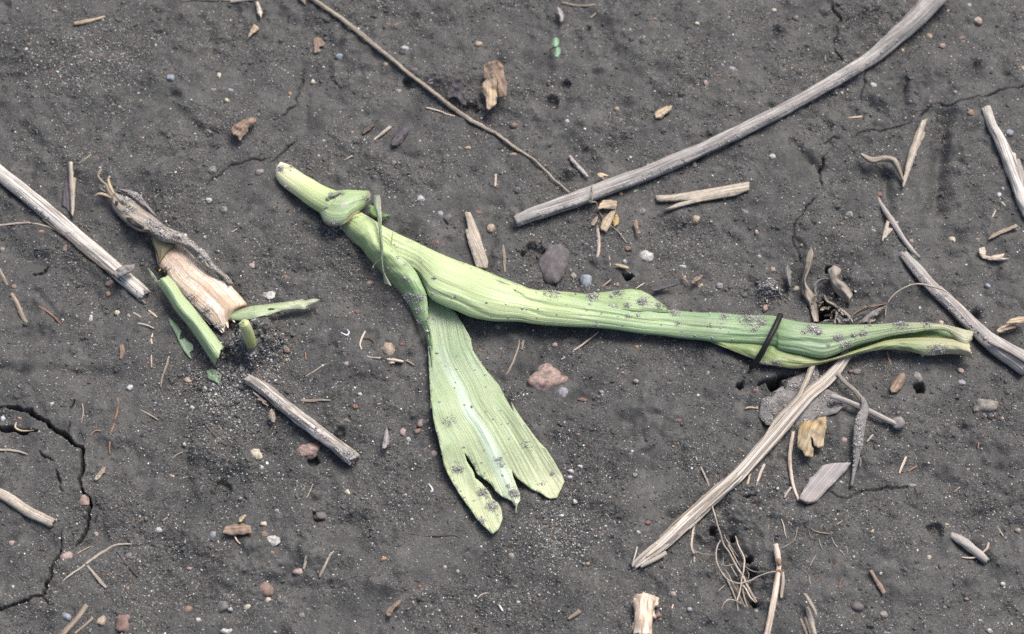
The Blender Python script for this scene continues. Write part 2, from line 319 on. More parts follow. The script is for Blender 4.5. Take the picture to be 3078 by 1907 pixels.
M = {
 'soil': soil_material(),
 'crumb': soil_material('crumbly_soil', 1.25),
 'sand': grains_material('sand', [(0, (.105, .105, .10)), (.26, (.17, .17, .163)), (.50, (.25, .25, .238)), (.69, (.36, .36, .345)), (.80, (.50, .50, .485)), (.86, (.32, .26, .18)), (.905, (.32, .19, .13)), (.93, (.26, .30, .33)), (.955, (.24, .10, .07)), (.976, (.74, .74, .725))]),
 'dirt': grains_material('clinging_dirt', [(0, (.26, .244, .23)), (.25, (.35, .331, .316)), (.55, (.43, .41, .393)), (.84, (.52, .50, .482)), (.97, (.68, .67, .65))], .95),
 'greywood': fibre('weathered_grey_stem', (.14, .125, .115), (.35, .325, .305), (.56, .535, .51), 1900, 90, .34, .62, (.20, .18, .165), .45, 140, grey=(.235, .22, .205), streak=.7),
 'palestick': fibre('bleached_stem', (.12, .10, .085), (.47, .43, .385), (.74, .71, .655), 1500, 60, .34, .58, (.22, .19, .165), .5, 120, streak=.85, sdark=(.09, .075, .065)),
 'knobby': fibre('dirty_bleached_stem', (.08, .07, .062), (.36, .32, .285), (.74, .69, .63), 1500, 130, .37, .60, (.14, .12, .105), .55, 230, grey=(.25, .225, .2), streak=.8),
 'straw': fibre('dry_straw', (.18, .145, .11), (.45, .39, .315), (.67, .615, .53), 2200, 70, .32, .64, (.28, .225, .175), .45, 200, grey=(.27, .245, .22), streak=.6),
 'strawdull': fibre('dull_straw', (.12, .095, .075), (.33, .265, .20), (.52, .45, .36), 2200, 80, .33, .66, (.17, .14, .12), .5, 260),
 'culm': fibre('frayed_culm', (.12, .10, .085), (.41, .365, .315), (.70, .65, .58), 1700, 22, .36, .60, (.38, .29, .21), .45, 150, streak=.9, sdark=(.10, .085, .075)),
 'purplestem': fibre('mauve_grey_stem', (.16, .14, .13), (.37, .34, .315), (.56, .53, .50), 2000, 60, .33, .64, (.24, .21, .19), .5, 170, grey=(.36, .335, .31), streak=.65),
 'tanstem': fibre('thin_tan_stem', (.14, .11, .085), (.33, .275, .215), (.50, .44, .365), 2500, 120, .33, .66, (.21, .19, .145), .5, 130, grey=(.25, .23, .205)),
 'root': fibre('dry_root', (.17, .135, .105), (.45, .39, .325), (.64, .58, .51), 2500, 160, .33, .66, (.28, .22, .165), .4, 260, streak=.4),
 'rootpale': fibre('pale_root', (.24, .18, .135), (.58, .48, .39), (.78, .70, .61), 2200, 120, .32, .62, (.42, .22, .12), .4, 180),
 'redroot': fibre('rust_root', (.14, .07, .045), (.29, .17, .11), (.44, .29, .2), 2500, 160, .33, .66),
 'rootdark': fibre('dark_root', (.05, .04, .035), (.115, .09, .075), (.2, .165, .14), 2500, 160, .33, .66),
 'deadleaf': fibre('dead_leaf_grey', (.135, .112, .09), (.31, .27, .225), (.47, .425, .365), 1500, 120, .33, .66, (.20, .155, .115), .55, 200, grey=(.34, .32, .29), rough=.9, streak=.5),
 'dirtleaf': fibre('soil_coated_leaf', (.14, .13, .125), (.22, .205, .198), (.31, .295, .285), 900, 700, .33, .66, (.2, .185, .175), .5, 500, grey=(.32, .30, .29), rough=.95, streak=.3),
 'tanleaf': fibre('tan_leaf_scrap', (.24, .16, .095), (.50, .385, .26), (.68, .57, .42), 1300, 120, .33, .66, (.26, .22, .19), .55, 190, grey=(.3, .27, .24)),
 'brownleaf': fibre('brown_leaf_scrap', (.13, .085, .06), (.27, .195, .145), (.38, .30, .24), 1200, 150, .33, .66, (.17, .14, .125), .5, 250),
 'ochreleaf': fibre('ochre_leaf_scrap', (.23, .17, .09), (.40, .32, .21), (.55, .47, .34), 900, 300, .33, .66, (.45, .27, .07), .7, 170, grey=(.26, .25, .2)),
 'darkchip': fibre('dark_mauve_chip', (.05, .043, .05), (.095, .083, .095), (.15, .135, .145), 1300, 200, .33, .66),
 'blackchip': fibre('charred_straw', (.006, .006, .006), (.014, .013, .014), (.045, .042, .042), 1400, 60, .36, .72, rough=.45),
 'bluechip': fibre('blue_grey_chip', (.20, .17, .15), (.36, .33, .32), (.50, .49, .51), 1800, 30, .33, .66, (.36, .29, .23), .5, 130),
 'rotted': fibre('rotting_stalk', (.40, .28, .19), (.68, .55, .42), (.84, .79, .71), 1700, 40, .33, .60, (.60, .30, .14), .85, 95, ends=((.36, .18, .09), [(0.0, .7), (.12, .5), (.34, .25), (.5, 0.0), (.88, 0.0), (1.0, .3)]), rough=.5, streak=.6, sdark=(.28, .19, .13), grey=(.40, .33, .28)),
 'mould': fibre('olive_sheath', (.10, .09, .05), (.22, .2, .12), (.38, .35, .24), 1500, 60, .33, .66, (.05, .05, .035), .6, 160),
 'stub': fibre('pale_knobbly_root', (.30, .22, .16), (.60, .48, .37), (.76, .66, .54), 900, 300, .33, .62, (.28, .20, .15), .6, 230),
 'base': leafmat('stem_base', [(0, (.80, .78, .66)), (.10, (.80, .78, .48)), (.55, (.64, .70, .32)), (1, (.42, .56, .22))], .16, 1500, .12, yellow=.15, gain=((.95, .97, .92), (.92, .97, .92))),
 'collar': leafmat('collar', [(0, (.50, .54, .38)), (.35, (.44, .56, .30)), (.8, (.46, .58, .26)), (1, (.40, .44, .2))], .2, 1300, .6, (( .42, .36, .22), .44, .8), spots=((.55, .52, .47), .7), yellow=.2),
 'roll': leafmat('maize_roll', [(0, (.56, .66, .30)), (.12, (.60, .70, .33)), (.34, (.55, .65, .28)), (.46, (.43, .57, .26)), (.58, (.33, .50, .235)), (.74, (.29, .42, .20)), (.86, (.42, .47, .22)), (.93, (.62, .55, .32)), (1, (.80, .60, .42))], .24, 1700, .55, yellow=.32, film=(.25, .11, .9), dull=.27, spots=((.38, .43, .24), .3), rough=.46),
 'sheath': leafmat('maize_sheath', [(0, (.50, .62, .24)), (.25, (.52, .63, .28)), (.6, (.41, .55, .24)), (1, (.37, .52, .23))], .28, 1500, .5, yellow=.3, dull=.2, film=(.02, .35, .7)),
 'blade': leafmat('maize_blade', [(0, (.36, .50, .22)), (.25, (.34, .50, .225)), (.6, (.39, .53, .24)), (.85, (.47, .58, .27)), (1, (.50, .57, .29))], .19, 2100, .42, midrib=[(.0, 0.0), (.22, .2), (.45, .85), (.85, .8), (1, .25)], spots=((.42, .48, .26), .35), yellow=.18, gain=((.86, .88, .86), (.88, .88, .80)), dull=.32, film=(.0, .3, .5)),
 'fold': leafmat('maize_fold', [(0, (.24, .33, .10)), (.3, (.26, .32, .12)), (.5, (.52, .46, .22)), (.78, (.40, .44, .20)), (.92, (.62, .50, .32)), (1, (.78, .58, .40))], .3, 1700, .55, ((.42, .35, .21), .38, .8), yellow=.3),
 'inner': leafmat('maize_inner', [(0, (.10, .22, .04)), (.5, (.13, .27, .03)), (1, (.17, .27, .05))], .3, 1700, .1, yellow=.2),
 'backleaf': leafmat('maize_back', [(0, (.44, .52, .27)), (1, (.42, .54, .24))], .22, 1700, .75, yellow=.25),
 'drystrip': leafmat('dry_strip', [(0, (.30, .30, .24)), (.4, (.34, .40, .26)), (.6, (.27, .27, .21)), (1, (.40, .35, .29))], .3, 2600, .7, ((.62, .62, .52), .36, .8), yellow=.2),
 'strip': leafmat('green_strip', [(0, (.245, .43, .185)), (.5, (.23, .415, .18)), (1, (.225, .40, .165))], .24, 1900, .12, ((.55, .55, .40), .475, .9), yellow=.1, gain=((1.6, 1.25, 1.4), (1.6, 1.25, 1.4))),
 'scrap': leafmat('green_scrap', [(0, (.33, .45, .24)), (.5, (.35, .47, .25)), (1, (.36, .38, .28))], .2, 1900, .35, gain=((1.05, .98, 1.0), (1.05, .98, 1.0)), edge= ((.45, .46, .30), .44, .6), yellow=.2),
 'greenbit': leafmat('green_bit', [(0, (.17, .34, .12)), (1, (.18, .35, .13))], .2, 1700, .6, yellow=.1, gain=((1.1, .9, 1.3), (1.1, .9, 1.3))),
 'shoot': leafmat('cut_shoot', [(0, (.30, .32, .12)), (.5, (.50, .56, .22)), (1, (.62, .66, .34))], .2, 1500, .2, yellow=.2, gain=((1.0, 1.0, .95), (1.05, 1.05, .95))),
 'cot': leafmat('cotyledon', [(0, (.21, .37, .24)), (1, (.22, .38, .25))], .05, 900, .02, yellow=.05),
 'insect': fibre('insect_shell', (.006, .005, .004), (.010, .008, .006), (.02, .015, .01), 900, 900, .33, .66, rough=.25),
 'insectband': fibre('insect_orange', (.35, .16, .02), (.5, .25, .03), (.6, .35, .06), 900, 900, .33, .66, rough=.3),
 'wing': fibre('insect_wing', (.03, .02, .015), (.05, .035, .025), (.08, .06, .04), 900, 900, .33, .66, rough=.2),
 'fluff': fibre('white_fluff', (.6, .62, .64), (.72, .74, .76), (.85, .86, .88), 900, 300, .33, .66),
}
ST = {
 'white': stone('white_quartz', (.50, .48, .45), (.72, .70, .66), (.30, .27, .24), 420, .45), 'clear': stone('clear_quartz', (.36, .37, .38), (.58, .59, .60), None, 350, .25, .5),
 'grey': stone('grey_stone', (.13, .12, .115), (.25, .235, .225), (.33, .31, .29), 600), 'warmgrey': stone('warm_grey_stone', (.22, .19, .165), (.40, .36, .31), (.15, .13, .12), 500),
 'dark': stone('mauve_slate', (.10, .085, .088), (.155, .135, .14), (.20, .18, .18), 420, .7), 'blue': stone('blue_grey_stone', (.19, .22, .26), (.36, .40, .45), (.25, .25, .26), 400, .4),
 'lilac': stone('lilac_stone', (.26, .24, .27), (.42, .40, .43), None, 400, .5), 'tan': stone('tan_stone', (.36, .27, .19), (.54, .44, .33), (.24, .18, .13), 450),
 'orange': stone('orange_stone', (.36, .21, .125), (.46, .30, .19), (.26, .15, .095), 500), 'red': stone('red_stone', (.21, .09, .065), (.30, .14, .10), (.34, .21, .17), 500),
 'pink': stone('pink_granite', (.33, .21, .17), (.50, .35, .29), (.13, .125, .13), 420, .55), 'rosy': stone('rosy_stone', (.36, .25, .22), (.54, .42, .38), (.3, .22, .2), 450),
 'redbrown': stone('red_brown_stone', (.22, .135, .105), (.33, .215, .17), (.16, .10, .085), 450, .55), 'cream': stone('cream_stone', (.52, .46, .34), (.70, .63, .50), (.34, .28, .2), 450),
}

# ------------------------------------------------------------------ mesh helpers
COL = SC.collection
NAMES = {}
def tag(o, label=None, cat=None, group=None, kind=None):
    if label: o['label'] = label
    if cat: o['category'] = cat
    if group: o['group'] = group
    if kind: o['kind'] = kind
    return o
def mk(name, V, F, mat, uv=None, uvn_=None, parent=None, smooth=True):
    V = np.asarray(V, float)
    c = np.array([*(V[:, :2].min(0)+V[:, :2].max(0))/2, V[:, 2].min()]) if parent is None else origin_of(parent)
    me = bpy.data.meshes.new(name); me.from_pydata((V-c).tolist(), [], [tuple(int(i) for i in f) for f in F]); 
    vi = np.zeros(len(me.loops), int); me.loops.foreach_get('vertex_index', vi)
    for nm, U in (('UVMap', uv), ('UVN', uvn_ if uvn_ is not None else uv)):
        if U is None: continue
        l = me.uv_layers.new(name=nm); l.data.foreach_set('uv', np.asarray(U, np.float32)[vi].ravel())
    if smooth: me.polygons.foreach_set('use_smooth', np.ones(len(me.polygons), bool))
    me.materials.append(mat); me.update()
    o = bpy.data.objects.new(name, me); COL.objects.link(o)
    if parent is None: o.location = c
    else: o.parent = parent
    WORLD[o.name] = (V, F)
    return o
WORLD = {}
def origin_of(p):
    while p.parent: p = p.parent
    return np.array(p.location)
def thing(name, p, label, cat, group=None):
    o = bpy.data.objects.new(name, None); o.empty_display_size = .005; COL.objects.link(o); o.location = Vector([float(v) for v in p])
    return tag(o, label, cat, group)
def fast(name, V, F, mat, smooth=False):
    F = np.asarray(F, np.int32); n, k = F.shape; me = bpy.data.meshes.new(name)
    me.vertices.add(len(V)); me.vertices.foreach_set('co', np.asarray(V, np.float32).ravel())
    me.loops.add(n*k); me.loops.foreach_set('vertex_index', F.ravel())
    me.polygons.add(n); me.polygons.foreach_set('loop_start', np.arange(0, n*k, k, dtype=np.int32))
    me.polygons.foreach_set('use_smooth', np.full(n, smooth))
    me.update(calc_edges=True); me.validate(); me.materials.append(mat)
    o = bpy.data.objects.new(name, me); COL.objects.link(o); return o

def resample(pts, n, extra=()):
    """centripetal-ish Catmull-Rom through pts -> n points evenly spaced by length; extra per-point columns follow along"""
    A = np.array(pts, float)
    if len(extra): A = np.concatenate([A]+[np.array(e, float).reshape(len(A), -1) for e in extra], 1)
    if len(A) == 1: return np.repeat(A, n, 0)
    E = np.concatenate([[2*A[0]-A[1]], A, [2*A[-1]-A[-2]]]); out = []
    for i in range(1, len(E)-2):
        p0, p1, p2, p3 = E[i-1], E[i], E[i+1], E[i+2]
        for t in np.linspace(0, 1, 16, endpoint=False):
            out.append(.5*(2*p1+(p2-p0)*t+(2*p0-5*p1+4*p2-p3)*t*t+(3*p1-p0-3*p2+p3)*t**3))
    out.append(A[-1]); out = np.array(out)
    d = np.concatenate([[0], np.cumsum(np.linalg.norm(np.diff(out[:, :2], axis=0), axis=1))])
    s = np.linspace(0, d[-1], n); return np.stack([np.interp(s, d, out[:, k]) for k in range(out.shape[1])], 1)

def tube(name, pts, w, mat, parent=None, lift=0.0, hts=None, flat=.85, n=None, rough=.07, groove=.05, jag=0.25, emb=.7, seed=None, wob=0.0, step=None, A=None, caps=True, twist=0.0, wig=0.0):
    """stem-like solid: pts = centre line in photo pixels, w = width(s) in photo pixels; rests on the soil (lift in metres, hts = centre height above soil)"""
    global SEED; SEED += 1; sd = seed or SEED
    w = list(w) if hasattr(w, '__len__') else [w]
    L = sum(math.dist(a, b) for a, b in zip(pts, pts[1:]))
    wid = np.interp(np.linspace(0, 1, len(pts)), np.linspace(0, 1, len(w)), w)
    lf = np.interp(np.linspace(0, 1, len(pts)), np.linspace(0, 1, len(lift)), lift) if hasattr(lift, '__len__') else np.full(len(pts), lift)
    cols = [wid, lf]+([hts] if hts is not None else [])
    N = max(5, int(L/(step or max(3.5, max(w)*.22)))); R = resample(pts, N, cols)
    if wig:
        k = np.arange(N)*(L/N); R[:, 0] += wig*pn(k/26., k*0+sd*1.3, sd); R[:, 1] += wig*pn(k/26., k*0+sd*2.7, sd+5)
    _, mp = at(R[:, 0], R[:, 1]); r = R[:, 2]/2*mp*.90
    h = R[:, 4] if hts is not None else r*flat*emb+R[:, 3]
    C, mp = at(R[:, 0], R[:, 1], h, A)
    T = np.gradient(C, axis=0); T /= np.linalg.norm(T, axis=1)[:, None]
    up = np.array([0, 0, 1.0]); S = np.cross(T, up); ln = np.linalg.norm(S, axis=1); S[ln < .15] = (1, 0, 0); S -= T*(S*T).sum(1)[:, None]; S /= np.linalg.norm(S, axis=1)[:, None]
    U = np.cross(S, T)
    n = n or (20 if max(w) > 30 else 12 if max(w) > 14 else 8); n1 = n+1
    ang = np.linspace(-math.pi/2, 1.5*math.pi, n1); s = np.concatenate([[0], np.cumsum(np.linalg.norm(np.diff(C, axis=0), axis=1))])
    aa, ss = np.meshgrid(ang, s); rr = r[:, None]; q = aa+twist*np.linspace(0, 1, N)[:, None]
    mr = max(r.mean(), 1e-5)
    f = 1+groove*pn(np.cos(q)*2.3+sd, np.sin(q)*2.3+ss/(mr*30), sd)*1.6+groove*pn(np.cos(q)*5+sd, np.sin(q)*5+ss/(mr*40), sd+9)+rough*pn(np.cos(q)*1.1+ss/(mr*2.6), np.sin(q)*1.1+sd*3, sd+1)*1.3
    f[:, -1] = f[:, 0]
    V = C[:, None]+S[:, None]*(np.cos(aa)*rr*f)[..., None]+U[:, None]*(np.sin(aa)*rr*f*flat)[..., None]
    if jag:
        for e, sg in ((0, -1), (N-1, 1)):
            j = jag*mr*2*pn(np.cos(ang)*2.1+sd, np.sin(ang)*2.1+e, sd+3); j[-1] = j[0]
            V[e] += T[e]*(sg*j)[:, None]
    V = V.reshape(-1, 3); idx = np.arange(N*n1).reshape(N, n1)
    F = np.stack([idx[:-1, :-1], idx[:-1, 1:], idx[1:, 1:], idx[1:, :-1]], -1).reshape(-1, 4).tolist()
    uv = np.stack([ss, aa*rr], -1).reshape(-1, 2)
    un = np.stack(np.broadcast_arrays((ss/s[-1]), (aa+math.pi/2)/(2*math.pi)), -1).reshape(-1, 2)
    if caps:
        for e, sg in ((0, 1), (N-1, -1)):
            c = len(V); V = np.vstack([V, (V[idx[e]].mean(0)+T[e]*sg*mr*.25)]); uv = np.vstack([uv, uv[idx[e]].mean(0)]); un = np.vstack([un, un[idx[e]].mean(0)])
            for k in range(n): F.append((c, idx[e, k+1], idx[e, k]) if e == 0 else (c, idx[e, k], idx[e, k+1]))
    return mk(name, V, F, mat, uv, un, parent)
SEED = 0

def railtube(name, A_, B_, mat, parent=None, fl=.8, emb=.8, lift=0.0, n=40, step=5, crease=.05, seed=1, jag=.15, capin=.3, sag=None, folds=()):
    """closed fleshy tube between two outline edges traced in the photograph"""
    L = sum(math.dist(a, b) for a, b in zip(A_, A_[1:])); N = int(L/step); a = resample(A_, N); b = resample(B_, N); m = (a+b)/2
    c0, mp = at(m[:, 0], m[:, 1]); hw = np.linalg.norm(a-b, axis=1)/2*mp
    k = np.ones(9)/9; hw = np.convolve(np.pad(hw, 4, mode='edge'), k, 'valid')
    lf = np.interp(np.linspace(0, 1, N), np.linspace(0, 1, len(lift)), lift) if hasattr(lift, '__len__') else lift
    h = hw*fl*emb+lf; PA, _ = at(a[:, 0], a[:, 1], h); PB, _ = at(b[:, 0], b[:, 1], h)
    hz = (PA[:, 2]+PB[:, 2])/2; k = np.ones(15)/15; hz = np.convolve(np.pad(hz, 7, mode='edge'), k, 'valid')
    PA[:, 2] = PB[:, 2] = hz
    C = (PA+PB)/2; S = (PA-PB)/2; n1 = n+1; ang = np.linspace(-math.pi/2, 1.5*math.pi, n1)
    s = np.concatenate([[0], np.cumsum(np.linalg.norm(np.diff(C, axis=0), axis=1))]); aa, ss = np.meshgrid(ang, s)
    T = np.gradient(C, axis=0); T /= np.linalg.norm(T, axis=1)[:, None]
    f = 1+crease*(pn(aa*2.2+seed+ss*14, ss*22, seed)+.7*pn(aa*5+ss*20, ss*26, seed+1)+.45*pn(aa*11, ss*40, seed+2)); tt = np.linspace(0, 1, N)
    for line, dep, wd in folds:
        lt, la = zip(*line); al = np.interp(tt, lt, la)[:, None]+.10*pn(tt*22+seed, tt*0+dep*40, 5)[:, None]
        wn = (np.clip((tt-lt[0])/.03, 0, 1)*np.clip((lt[-1]-tt)/.03, 0, 1))[:, None]; d = aa-al
        f = f+wn*dep*(-np.exp(-(d/wd)**2)+.55*np.exp(-((d+wd*2.1)/(wd*1.3))**2))
    f[:, -1] = f[:, 0]
    g = 1+.3*crease*(f-1)
    V = C[:, None]+S[:, None]*(np.cos(aa)*g)[..., None]+np.array([0, 0, 1.0])*(np.sin(aa)*hw[:, None]*fl*f)[..., None]
    for e, sg in ((0, -1), (N-1, 1)):
        j = jag*hw[e]*(pn(np.cos(ang)*3+seed, np.sin(ang)*3, seed+7)+.6*pn(np.cos(ang)*9+seed, np.sin(ang)*9, seed+8)); j[-1] = j[0]; V[e] += T[e]*(sg*j)[:, None]
    V = V.reshape(-1, 3); idx = np.arange(N*n1).reshape(N, n1)
    F = np.stack([idx[:-1, :-1], idx[1:, :-1], idx[1:, 1:], idx[:-1, 1:]], -1).reshape(-1, 4).tolist()
    uv = np.stack([ss, aa*hw.mean()], -1).reshape(-1, 2); un = np.stack(np.broadcast_arrays(ss/s[-1], (aa+math.pi/2)/(2*math.pi)), -1).reshape(-1, 2)
    for e, sg in ((0, 1), (N-1, -1)):
        c = len(V); V = np.vstack([V, V[idx[e]].mean(0)+T[e]*sg*hw[e]*capin]); uv = np.vstack([uv, uv[idx[e]].mean(0)]); un = np.vstack([un, un[idx[e]].mean(0)])
        for q in range(n): F.append((c, idx[e, q], idx[e, q+1]) if e == 0 else (c, idx[e, q+1], idx[e, q]))
    return mk(name, V, F, mat, uv, un, parent)

def shell(V, F, bnd, thick, uv, un):
    """give an open sheet its thickness: a second layer below it and a rim"""
    V = np.asarray(V); n = len(V); N = np.zeros_like(V)
    for f in F:
        p = V[list(f)]; k = np.cross(p[1]-p[0], p[2]-p[0]); N[list(f)] += k
    N /= np.linalg.norm(N, axis=1)[:, None]+1e-15
    if N[:, 2].mean() < 0: F = [tuple(reversed(f)) for f in F]; N = -N
    cnt = {}
    for f in F:
        for a, b in zip(f, f[1:]+f[:1]): cnt[(a, b)] = 1
    rim = [(a, b) for (a, b) in cnt if (b, a) not in cnt]
    F2 = [tuple(i+n for i in reversed(f)) for f in F]; Fr = [(b, a, a+n, b+n) for a, b in rim]
    return np.vstack([V, V-N*thick]), list(F)+F2+Fr, np.vstack([uv, uv]), np.vstack([un, un])

def ribbon(name, A_, B_, mat, parent=None, h=(0.001,), bulge=(0.0,), nv=10, step=6, thick=.00025, prof='sin', seed=1, ripple=0.0, jag=0.0, hA=None, hB=None):
    """sheet between two outline edges; h = height above soil along it, bulge = arch across it"""
    L = max(sum(math.dist(a, b) for a, b in zip(q, q[1:])) for q in (A_, B_)); N = max(6, int(L/step)); a = resample(A_, N); b = resample(B_, N)
    t = np.linspace(0, 1, N); ip = lambda q: np.interp(t, np.linspace(0, 1, len(q)), q)
    v = np.linspace(0, 1, nv+1); px = a[:, None]*(1-v)[None, :, None]+b[:, None]*v[None, :, None]
    if jag:
        for e, sg in ((0, -1), (-1, 1)):
            d = a[min(1, N-1)]-a[0] if e == 0 else a[-1]-a[-2]; d = d/np.linalg.norm(d); px[e] += abs(sg)*d*(1 if e else -1)*(jag*pn(v*6+seed, v*0+seed, seed)+jag*.5*pn(v*15, v*0, seed))[:, None]
    pr = np.sin(math.pi*v) if prof == 'sin' else (2*np.abs(v-.5))**1.6 if prof == 'vee' else v
    hh = ip(h)[:, None]+ip(bulge)[:, None]*pr[None]
    if hA is not None: hh = ip(hA)[:, None]*(1-v)[None]+ip(hB)[:, None]*v[None]+ip(bulge)[:, None]*pr[None]
    hh = hh+ripple*pn(t[:, None]*L/60.+seed, v[None]*2.5, seed)+ripple*.6*pn(t[:, None]*L/25.+seed, v[None]*5, seed+1)
    V, _ = at(px[..., 0], px[..., 1], hh); d = np.concatenate([[0], np.cumsum(np.linalg.norm(np.diff(V[:, nv//2], axis=0), axis=1))])
    wid = np.linalg.norm(V[:, 0]-V[:, -1], axis=1).mean()
    uv = np.stack(np.broadcast_arrays(d[:, None], v[None]*wid), -1).reshape(-1, 2); un = np.stack(np.broadcast_arrays(t[:, None], v[None]), -1).reshape(-1, 2)
    idx = np.arange(N*(nv+1)).reshape(N, nv+1); F = [tuple(q) for q in np.stack([idx[:-1, :-1], idx[1:, :-1], idx[1:, 1:], idx[:-1, 1:]], -1).reshape(-1, 4).tolist()]
    V, F, uv, un = shell(V.reshape(-1, 3), F, None, thick, uv, un)
    return mk(name, V, F, mat, uv, un, parent)

def inside(p, poly):
    x, y = p; c = False; j = len(poly)-1
    for i in range(len(poly)):
        xi, yi = poly[i]; xj, yj = poly[j]
        if (yi > y) != (yj > y) and x < (xj-xi)*(y-yi)/(yj-yi)+xi: c = not c
        j = i
    return c
def dense(poly, step, jag=0.0, seed=0, curve=False):
    out = []
    if curve: poly = [tuple(p) for p in resample(list(poly)+[poly[0]], max(12, int(sum(math.dist(a, b) for a, b in zip(poly, poly[1:]+poly[:1]))/step)))[:-1]]; return poly
    for i, (a, b) in enumerate(zip(poly, poly[1:]+poly[:1])):
        n = max(1, int(math.dist(a, b)/step))
        for k in range(n):
            t = k/n; j = jag*mnoise.noise(Vector((seed*7.1+i*3.3+t*n*.9, seed, 2.2))) if k else 0
            dx, dy = b[0]-a[0], b[1]-a[1]; L = math.hypot(dx, dy)+1e-9
            out.append((a[0]+dx*t-dy/L*j, a[1]+dy*t+dx/L*j))
    return out
def plate(name, poly, mat, parent=None, h=.0008, thick=.0004, holes=(), step=None, curl=0.0, dome=0.0, ripple=.0003, seed=None, axis=None, jag=1.0, zf=None, uvf=None, tilt=(0, 0), A=None):
    """flat-ish scrap with the traced outline, real thickness and its own curl; rests on the soil"""
    global SEED; SEED += 1; seed = seed or SEED
    a = np.array(poly, float); lo, hi = a.min(0), a.max(0); size = max(hi-lo); step = step or max(2.5, size/16)
    ring = dense(poly, step, jag, seed); pts = list(ring); edges = [(i, (i+1) % len(ring)) for i in range(len(ring))]; hol = []
    for q in holes:
        hq = dense(q, step*.7, jag*.6, seed+3); b0 = len(pts); pts += hq; edges += [(b0+i, b0+(i+1) % len(hq)) for i in range(len(hq))]; hol.append(hq)
    rnd = random.Random(seed)
    y = lo[1]+step/2; row = 0
    while y < hi[1]:
        x = lo[0]+(row % 2)*step/2
        while x < hi[0]:
            p = (x+rnd.uniform(-.15, .15)*step, y+rnd.uniform(-.15, .15)*step)
            if inside(p, ring) and not any(inside(p, q) for q in hol) and min((p[0]-q[0])**2+(p[1]-q[1])**2 for q in pts[:len(ring)]) > (.45*step)**2: pts.append(p)
            x += step
        y += step*.87; row += 1
    v2, _, f2, _, _, _ = delaunay_2d_cdt([Vector(p) for p in pts], edges, [], 0, 1e-4)
    q = np.array([(v.x, v.y) for v in v2]); F = []
    for f in f2:
        c = tuple(q[list(f)].mean(0))
        if inside(c, ring) and not any(inside(c, k) for k in hol): F.append(tuple(f))
    m = a.mean(0)
    if axis is None:
        w_, e = np.linalg.eigh(np.cov((np.array(ring)-m).T)); ax = e[:, 1]
    else: ax = np.array([math.cos(axis), -math.sin(axis)])
    u = (q-m)@ax; v = (q-m)@np.array([-ax[1], ax[0]]); su = max(abs(u).max(), 1e-6); sv = max(abs(v).max(), 1e-6)
    if zf is not None: hh = zf(q)
    else: hh = h+curl*(u/su)**2+dome*(1-np.clip((v/sv)**2, 0, 1))+tilt[0]*u/su+tilt[1]*v/sv
    hh = hh+ripple*pn(q[:, 0]/max(size*.22, 6)+seed, q[:, 1]/max(size*.22, 6), seed)+ripple*.5*pn(q[:, 0]/max(size*.09, 3)+seed, q[:, 1]/max(size*.09, 3), seed+2)
    V, mp = at(q[:, 0], q[:, 1], hh, A)
    if uvf is not None: uv, un = uvf(q, mp)
    else: uv = np.stack([u*mp.mean(), v*mp.mean()], 1); un = np.stack([(u/su+1)/2, (v/sv+1)/2], 1)
    V, F, uv, un = shell(V, F, None, thick, uv, un)
    return mk(name, V, F, mat, uv, un, parent)

def pebble(name, p, w, h, rot, mat, seed, sink=.42, tall=.75, parent=None, sharp=.10):
    bm = bmesh.new(); bmesh.ops.create_icosphere(bm, subdivisions=3 if max(w, h) > 12 else 2, radius=1); rnd = random.Random(seed)
    pl = [(Vector((rnd.gauss(0, 1), rnd.gauss(0, 1), rnd.gauss(0, 1))).normalized(), rnd.uniform(.62, .90)) for _ in range(9)]
    _, mp = at(np.array([p[0]]), np.array([p[1]])); mp = float(mp[0]); (C,), _ = at(np.array([p[0]]), np.array([p[1]]), 0.0); C = C.copy()
    a, b = w/2*mp, h/2*mp; c = min(a, b)*tall*1.05; V = []
    cr, sr = math.cos(rot), math.sin(rot)
    for v in bm.verts:
        q = v.co.copy()
        for nrm, d in pl:
            k = q.dot(nrm)
            if k > d: q -= nrm*(k-d)*.85
        q *= 1.10+sharp*1.5*mnoise.noise(q*1.7+Vector((seed, 0, 0)))+sharp*.9*mnoise.noise(q*4.2+Vector((0, seed, 0)))
        x, y = q.x*a, q.y*b; V.append((C[0]+x*cr-y*sr, C[1]+x*sr+y*cr, C[2]+q.z*c+c*(1-2*sink)))
    F = [tuple(v.index for v in f.verts) for f in bm.faces]; bm.free()
    return mk(name, V, F, mat, None, None, parent)

